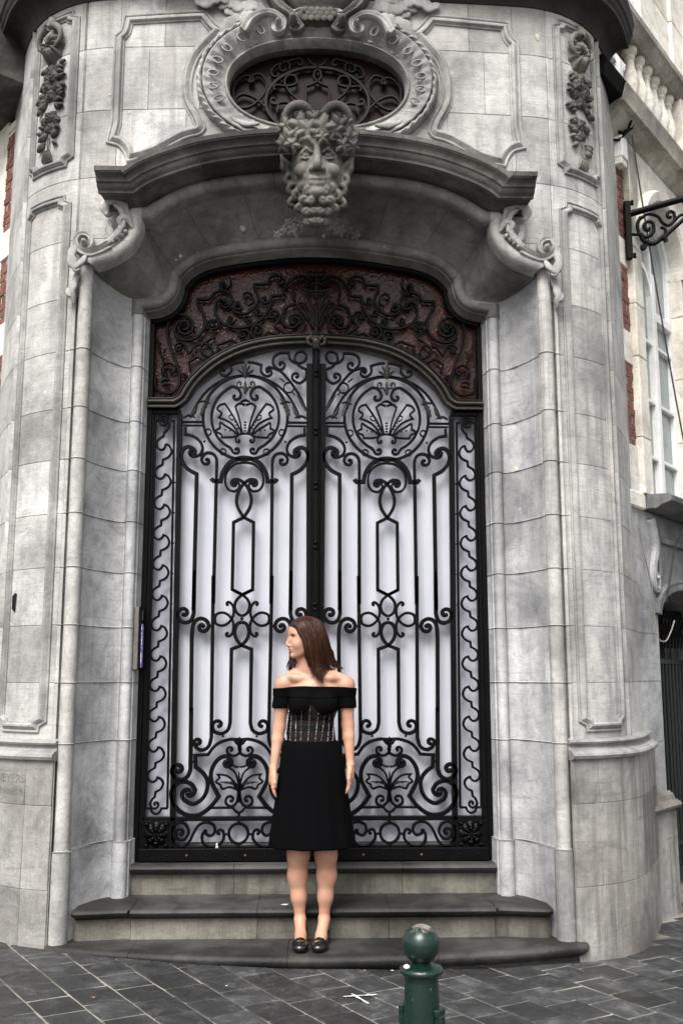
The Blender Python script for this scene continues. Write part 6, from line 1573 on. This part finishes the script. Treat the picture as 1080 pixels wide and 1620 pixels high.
# clothing cut from the body surface, a few millimetres proud of it
def cloth(field, off, cut, name, mat, smooth=2, parent=woman):
    C_ = SDF.__new__(SDF); C_.lo = B.lo; C_.h = B.h; C_.n = B.n
    xs = (B.lo[0]+B.h*np.arange(B.n[0])).astype(np.float32)[:, None, None]; ys = (B.lo[1]+B.h*np.arange(B.n[1])).astype(np.float32)[None, :, None]; zs = (B.lo[2]+B.h*np.arange(B.n[2])).astype(np.float32)[None, None, :]
    C_.f = np.maximum(field-off, cut(xs, ys, zs)).astype(np.float32); V, F = C_.mesh(smooth); return mesh(name, V, F, mat, parent, sharp=180)
zz_ = lambda v, Y=5.33: at(497, v, Y)[1]
xc = w3(493, 1130, 5.38)[0]
zt, zb = zz_(1088), zz_(1121)
zbust = zz_(1126)
ftmp = nohead
S_ = np.where(np.abs((B.lo[0]+B.h*np.arange(B.n[0]))-xc)[:, None, None] > .148, ftmp, torso)
fold = lambda x, z: .0022*np.sin(z*260+x*9)+.0016*np.sin(z*150-x*25)
cloth(nohead, .011, lambda x, y, z: np.maximum(z-(zt+.006*np.cos(x*9)), (zt-.058+.012*np.abs(x-xc)/.2)-z)+0*y+fold(x, z), 'off_shoulder_band', M_cloth)
cloth(nohead, .0085, lambda x, y, z: np.maximum(np.maximum(z-(zt-.03), zb-z), (.128-np.abs(x-xc)))+0*y, 'sleeve', M_cloth)
cloth(torso, .0075, lambda x, y, z: np.maximum(z-(zt-.02), (zbust-.016+.050*np.exp(-((x-xc)/.030)**2)+.020*np.clip((np.abs(x-xc)-.09)/.05, 0, 1))-z)+0*y, 'bodice', M_cloth)
zw = zz_(1177)
cloth(torso, .0045, lambda x, y, z: np.maximum(z-(zbust+.05), zw-.01-z)+0*y, 'sheer_corset', M_sheer)
zk = zz_(1152); cloth(torso, .0025, lambda x, y, z: np.maximum(z-(zk+.013), (zk-.016)-z)+0*y, 'under_band', M_cloth)
zk = zz_(1137); cloth(torso, .0020, lambda x, y, z: np.maximum(z-(zk+.006), (zk-.010)-z)+0*y, 'under_band', M_cloth)
# glitter boning: follow the torso surface by marching the field from the camera side
def surf_y(x, z, off=.0065):
    i = int(round((x-B.lo[0])/B.h)); k = int(round((z-B.lo[2])/B.h)); col = torso[i, :, k]; w = np.where(col < off)[0]
    return B.lo[1]+B.h*(w[0] if len(w) else B.n[1]//2)
for (xa, xb, va) in ((456.5, 451.5, 1122), (461, 458.5, 1127), (468, 467.5, 1128), (477.5, 475.5, 1123), (491, 487, 1114), (503.5, 498.5, 1127), (513.5, 508, 1131), (521.5, 518.5, 1128), (529, 526.5, 1124)):
    P = []
    for i in range(12):
        t = i/11; v = va+(1174-va)*t; u = xa+(xb-xa)*t; x, z = at(u, v, 5.32); P.append((x, surf_y(x, z)-.002, z))
    P = [np.mean([P[max(0, i-1)], P[i], P[min(11, i+1)]], axis=0) for i in range(12)]
    wp('glitter_boning', tube3(P, .0026, 6), M_glit)
# skirt
rows_ = [(1172, 449, 534, .100), (1180, 446, 538, .110), (1200, 443, 543, .125), (1225, 439.5, 546, .135), (1250, 436.5, 549, .142), (1280, 432, 553, .150), (1310, 428, 557, .158), (1330, 425.5, 559.5, .162), (1339, 424.8, 560.3, .163)]
V = []; m = 96
rr_ = smooth_path([np.array(r) for r in rows_], step=6.0)
for r in rr_:
    v, a, b, dp = r; xa, z = at(a, v, wy); xb, _ = at(b, v, wy); cx_ = (xa+xb)/2; rx = (xb-xa)/2; t = (v-1172)/167
    for j in range(m):
        th = 2*math.pi*j/m; k = 1+.030*t*t*math.sin(th*7+.6)+.018*t*math.sin(th*11+2)+.012*t*math.sin(th*17+1)
        V.append((cx_+rx*math.cos(th)*k, wy+.012+dp*math.sin(th)*k, z-.010*t*t*math.sin(th)*-1*0))
n_ = len(rr_)
for k2 in (1, 2):
    for j in range(m):
        q = V[(n_-1)*m+j]; V.append((q[0]*(1-.03*k2), wy+(q[1]-wy)*(1-.03*k2), q[2]+(.012 if k2 == 2 else 0)))
wp('skirt', (V, grid_faces(n_+2, m, False, True)), M_cloth)
# shoes
for g in (-1, 1):
    A_, Hh, Bl, Tt, hx, tx = feet[g]
    S2 = SDF((min(hx, tx)-.09, 5.20, .07), (max(hx, tx)+.09, 5.54, .26), .003)
    S2.cap(Hh+np.array((0, 0, -.01)), Bl, .034, .034, .012); S2.ell(Bl+np.array((0, -.002, 0)), (.0445, .052, .027), .01); S2.ell(Tt+np.array((0, -.004, 0)), (.036, .036, .0235), .012); S2.cap(Hh+np.array((0, .004, .02)), Hh, .034, .034, .01)
    xs = (S2.lo[0]+S2.h*np.arange(S2.n[0]))[:, None, None]; ys = (S2.lo[1]+S2.h*np.arange(S2.n[1]))[None, :, None]; zs = (S2.lo[2]+S2.h*np.arange(S2.n[2]))[None, None, :]
    zl = .125+.030*np.clip((ys-5.36)/.1, 0, 1)
    S2.f = np.maximum(S2.f, np.maximum(np.minimum(ys-5.292+.9*np.abs(xs-tx)**1*0-.02*np.cos((xs-tx)*30), zs-zl), .0822-zs)).astype(np.float32)
    wp('shoe', S2.mesh(1), M_patent)
    V, F = ball((0, 0, 0), (.020, .010, .006), 8, 14); V = [(tx+v[0], 5.278+v[1]-.3*v[2], .128+v[2]*.9+v[1]*.35) for v in V]; wp('shoe_buckle', (V, F), M_gold)
    mb = MB()
    for s2 in (-1, 1): mb.add(*tube3([(tx-.016*s2, 5.248, .113), (tx, 5.240, .104), (tx+.014*s2, 5.238, .098)], .0011, 5))
    mb.add(*tube3([(tx-.022, 5.243, .104), (tx+.022, 5.243, .104)], .0009, 5)); mb.obj('shoe_stitching', M_glit, woman)
# hair
Hs = SDF((hc[0]-.14, hc[1]-.14, hc[2]-.30), (hc[0]+.20, hc[1]+.16, hc[2]+.15), .0036)
Hs.ell(hp(-.012, 0, .034), (.096, .081, .088), .01, ax=AX); Hs.ell(hp(-.034, 0, -.01), (.080, .076, .095), .02, ax=AX)
Hs.ell(hp(.092, 0, -.042), (.070, .13, .098), .010, 'sub', ax=AX)
Hs.ell(hp(.088, .0, .018), (.034, .09, .036), .008, 'sub', ax=AX)
Hs.chain([hp(-.07, .02, -.03), w3(518, 1034, 5.43), w3(530, 1052, 5.44)], [.048, .030, .014], .02)
Hs.chain([hp(-.035, .035, -.03), w3(499, 1042, 5.36), w3(504, 1062, 5.335), w3(509, 1076, 5.325)], [.042, .026, .018, .008], .012)
V, F = Hs.mesh(1); hair = mesh('hair', V, F, M_hair, woman, sharp=180)
gd = [   # guides: (u, v, Y) root to tip
 [(474, 978.5, 5.365), (464.5, 984, 5.335), (470, 998, 5.315), (478, 1012, 5.302), (482, 1027, 5.300), (484, 1041, 5.305), (490, 1055, 5.312), (498, 1068, 5.308), (511, 1081, 5.300)],
 [(477, 977, 5.37), (473, 983, 5.33), (481, 998, 5.305), (488, 1013, 5.298), (491, 1028, 5.300), (493, 1042, 5.308), (498, 1056, 5.312), (504, 1068, 5.306), (511, 1079, 5.302)],
 [(480, 976.5, 5.375), (484, 982, 5.33), (493, 997, 5.308), (498, 1013, 5.303), (500, 1028, 5.308), (502, 1042, 5.318), (505, 1054, 5.322), (508, 1064, 5.316), (511, 1074, 5.308)],
 [(483, 976.3, 5.38), (494, 981, 5.345), (503, 996, 5.325), (507, 1013, 5.322), (509, 1028, 5.33), (511, 1041, 5.345), (514, 1050, 5.36), (517, 1057, 5.37), (520, 1062, 5.372)],
 [(486, 976, 5.39), (501, 980.5, 5.37), (510, 995, 5.35), (514, 1012, 5.35), (517, 1028, 5.365), (521, 1040, 5.385), (526, 1049, 5.40), (530, 1055, 5.405), (534, 1059, 5.405)],
 [(490, 976, 5.41), (506, 982, 5.40), (514, 996, 5.39), (519, 1012, 5.39), (523, 1027, 5.40), (528, 1040, 5.415), (533, 1049, 5.42), (538, 1055, 5.42), (544, 1058.5, 5.418)]]
G3 = np.array([[w3(*p) for p in g] for g in gd]); rg = random.Random(9); mb = MB()
def lock(mb, f, jit, rad, dep):
    f = min(f, len(G3)-1.001); i = int(f); t = f-i; P = G3[i]*(1-t)+G3[i+1]*t; P = P.copy(); n = len(P)
    for k in range(n): P[k] += np.array((rg.uniform(-1, 1), rg.uniform(-1, 1)*.5, 0))*jit*(k/n)+np.array((0, dep, 0))
    Q = []
    for k in range(n-1):
        p0, p1, p2, p3 = P[max(0, k-1)], P[k], P[k+1], P[min(n-1, k+2)]
        for j in range(3):
            s = j/3; Q.append(.5*((2*p1)+(-p0+p2)*s+(2*p0-5*p1+4*p2-p3)*s*s+(-p0+3*p1-3*p2+p3)*s**3))
    Q.append(P[-1]); m = len(Q); R_ = [rad*(.55+.45*math.sin(math.pi*min(1, .25+k/m)))*(1 if k < m*.72 else max(.08, 1-(k-m*.72)/(m*.28))) for k in range(m)]
    mb.add(*tube3(Q, R_, 6))
for q in range(150): lock(mb, rg.uniform(0, 5), .0035, rg.uniform(.0022, .0052), rg.uniform(-.001, .006))
for q in range(46): lock(mb, rg.uniform(0, 5), .009, .0008, rg.uniform(-.004, .0))
for q in range(60): lock(mb, rg.choice([0.0, .15, 4.9, 5.0, rg.uniform(0, 5)]), .014, .0006, rg.uniform(-.008, .006))
mb.obj('hair_locks', M_hair, hair, sharp=180)
mb = MB()
for q in range(34):      # hair behind the neck, falling over the far shoulder
    t = q/33; u0 = 462+22*t; P = [w3(u0+4, 1026, 5.43), w3(u0+1-3*(1-t), 1040, 5.45), w3(u0-4+rg.uniform(-1, 1)-3*(1-t), 1050, 5.445), w3(u0-7+rg.uniform(-2.5, 1.5)-2*(1-t), 1059+rg.uniform(-4, 5), 5.43)]
    mb.add(*tube3(P, [.004, .0040, .0028, .0008], 6))
mb.obj('hair_locks', M_hair, hair, sharp=180)
# jewellery
P = []
for a in np.linspace(R(200), R(340), 15):
    x, z = at(493+17*math.cos(a), 1052-18*math.sin(a)*1.0, 5.32); i = int(round((x-B.lo[0])/B.h)); k = int(round((z-B.lo[2])/B.h)); w = np.where(nohead[i, :, k] < .001)[0]; P.append((x, B.lo[1]+B.h*(w[0] if len(w) else 60)-.002, z))
wp('necklace', tube3(P, .0007, 5), M_gold); x, y, z = P[7]; wp('pendant', ball((x, y-.002, z-.006), (.0035, .002, .0045), 6, 8), M_eye)
for (u, v, r, dz) in ((432.3, 1218, .0245, 0), (553.6, 1211, .0245, 0)):
    p = w3(u, v, wy-.020); P = [p+np.array((r*math.cos(a), r*1.02*math.sin(a), .003*math.cos(a))) for a in np.linspace(0, 2*math.pi, 25)]
    wp('bracelet', tube3(P, .0018, 6, caps=False), M_gold)
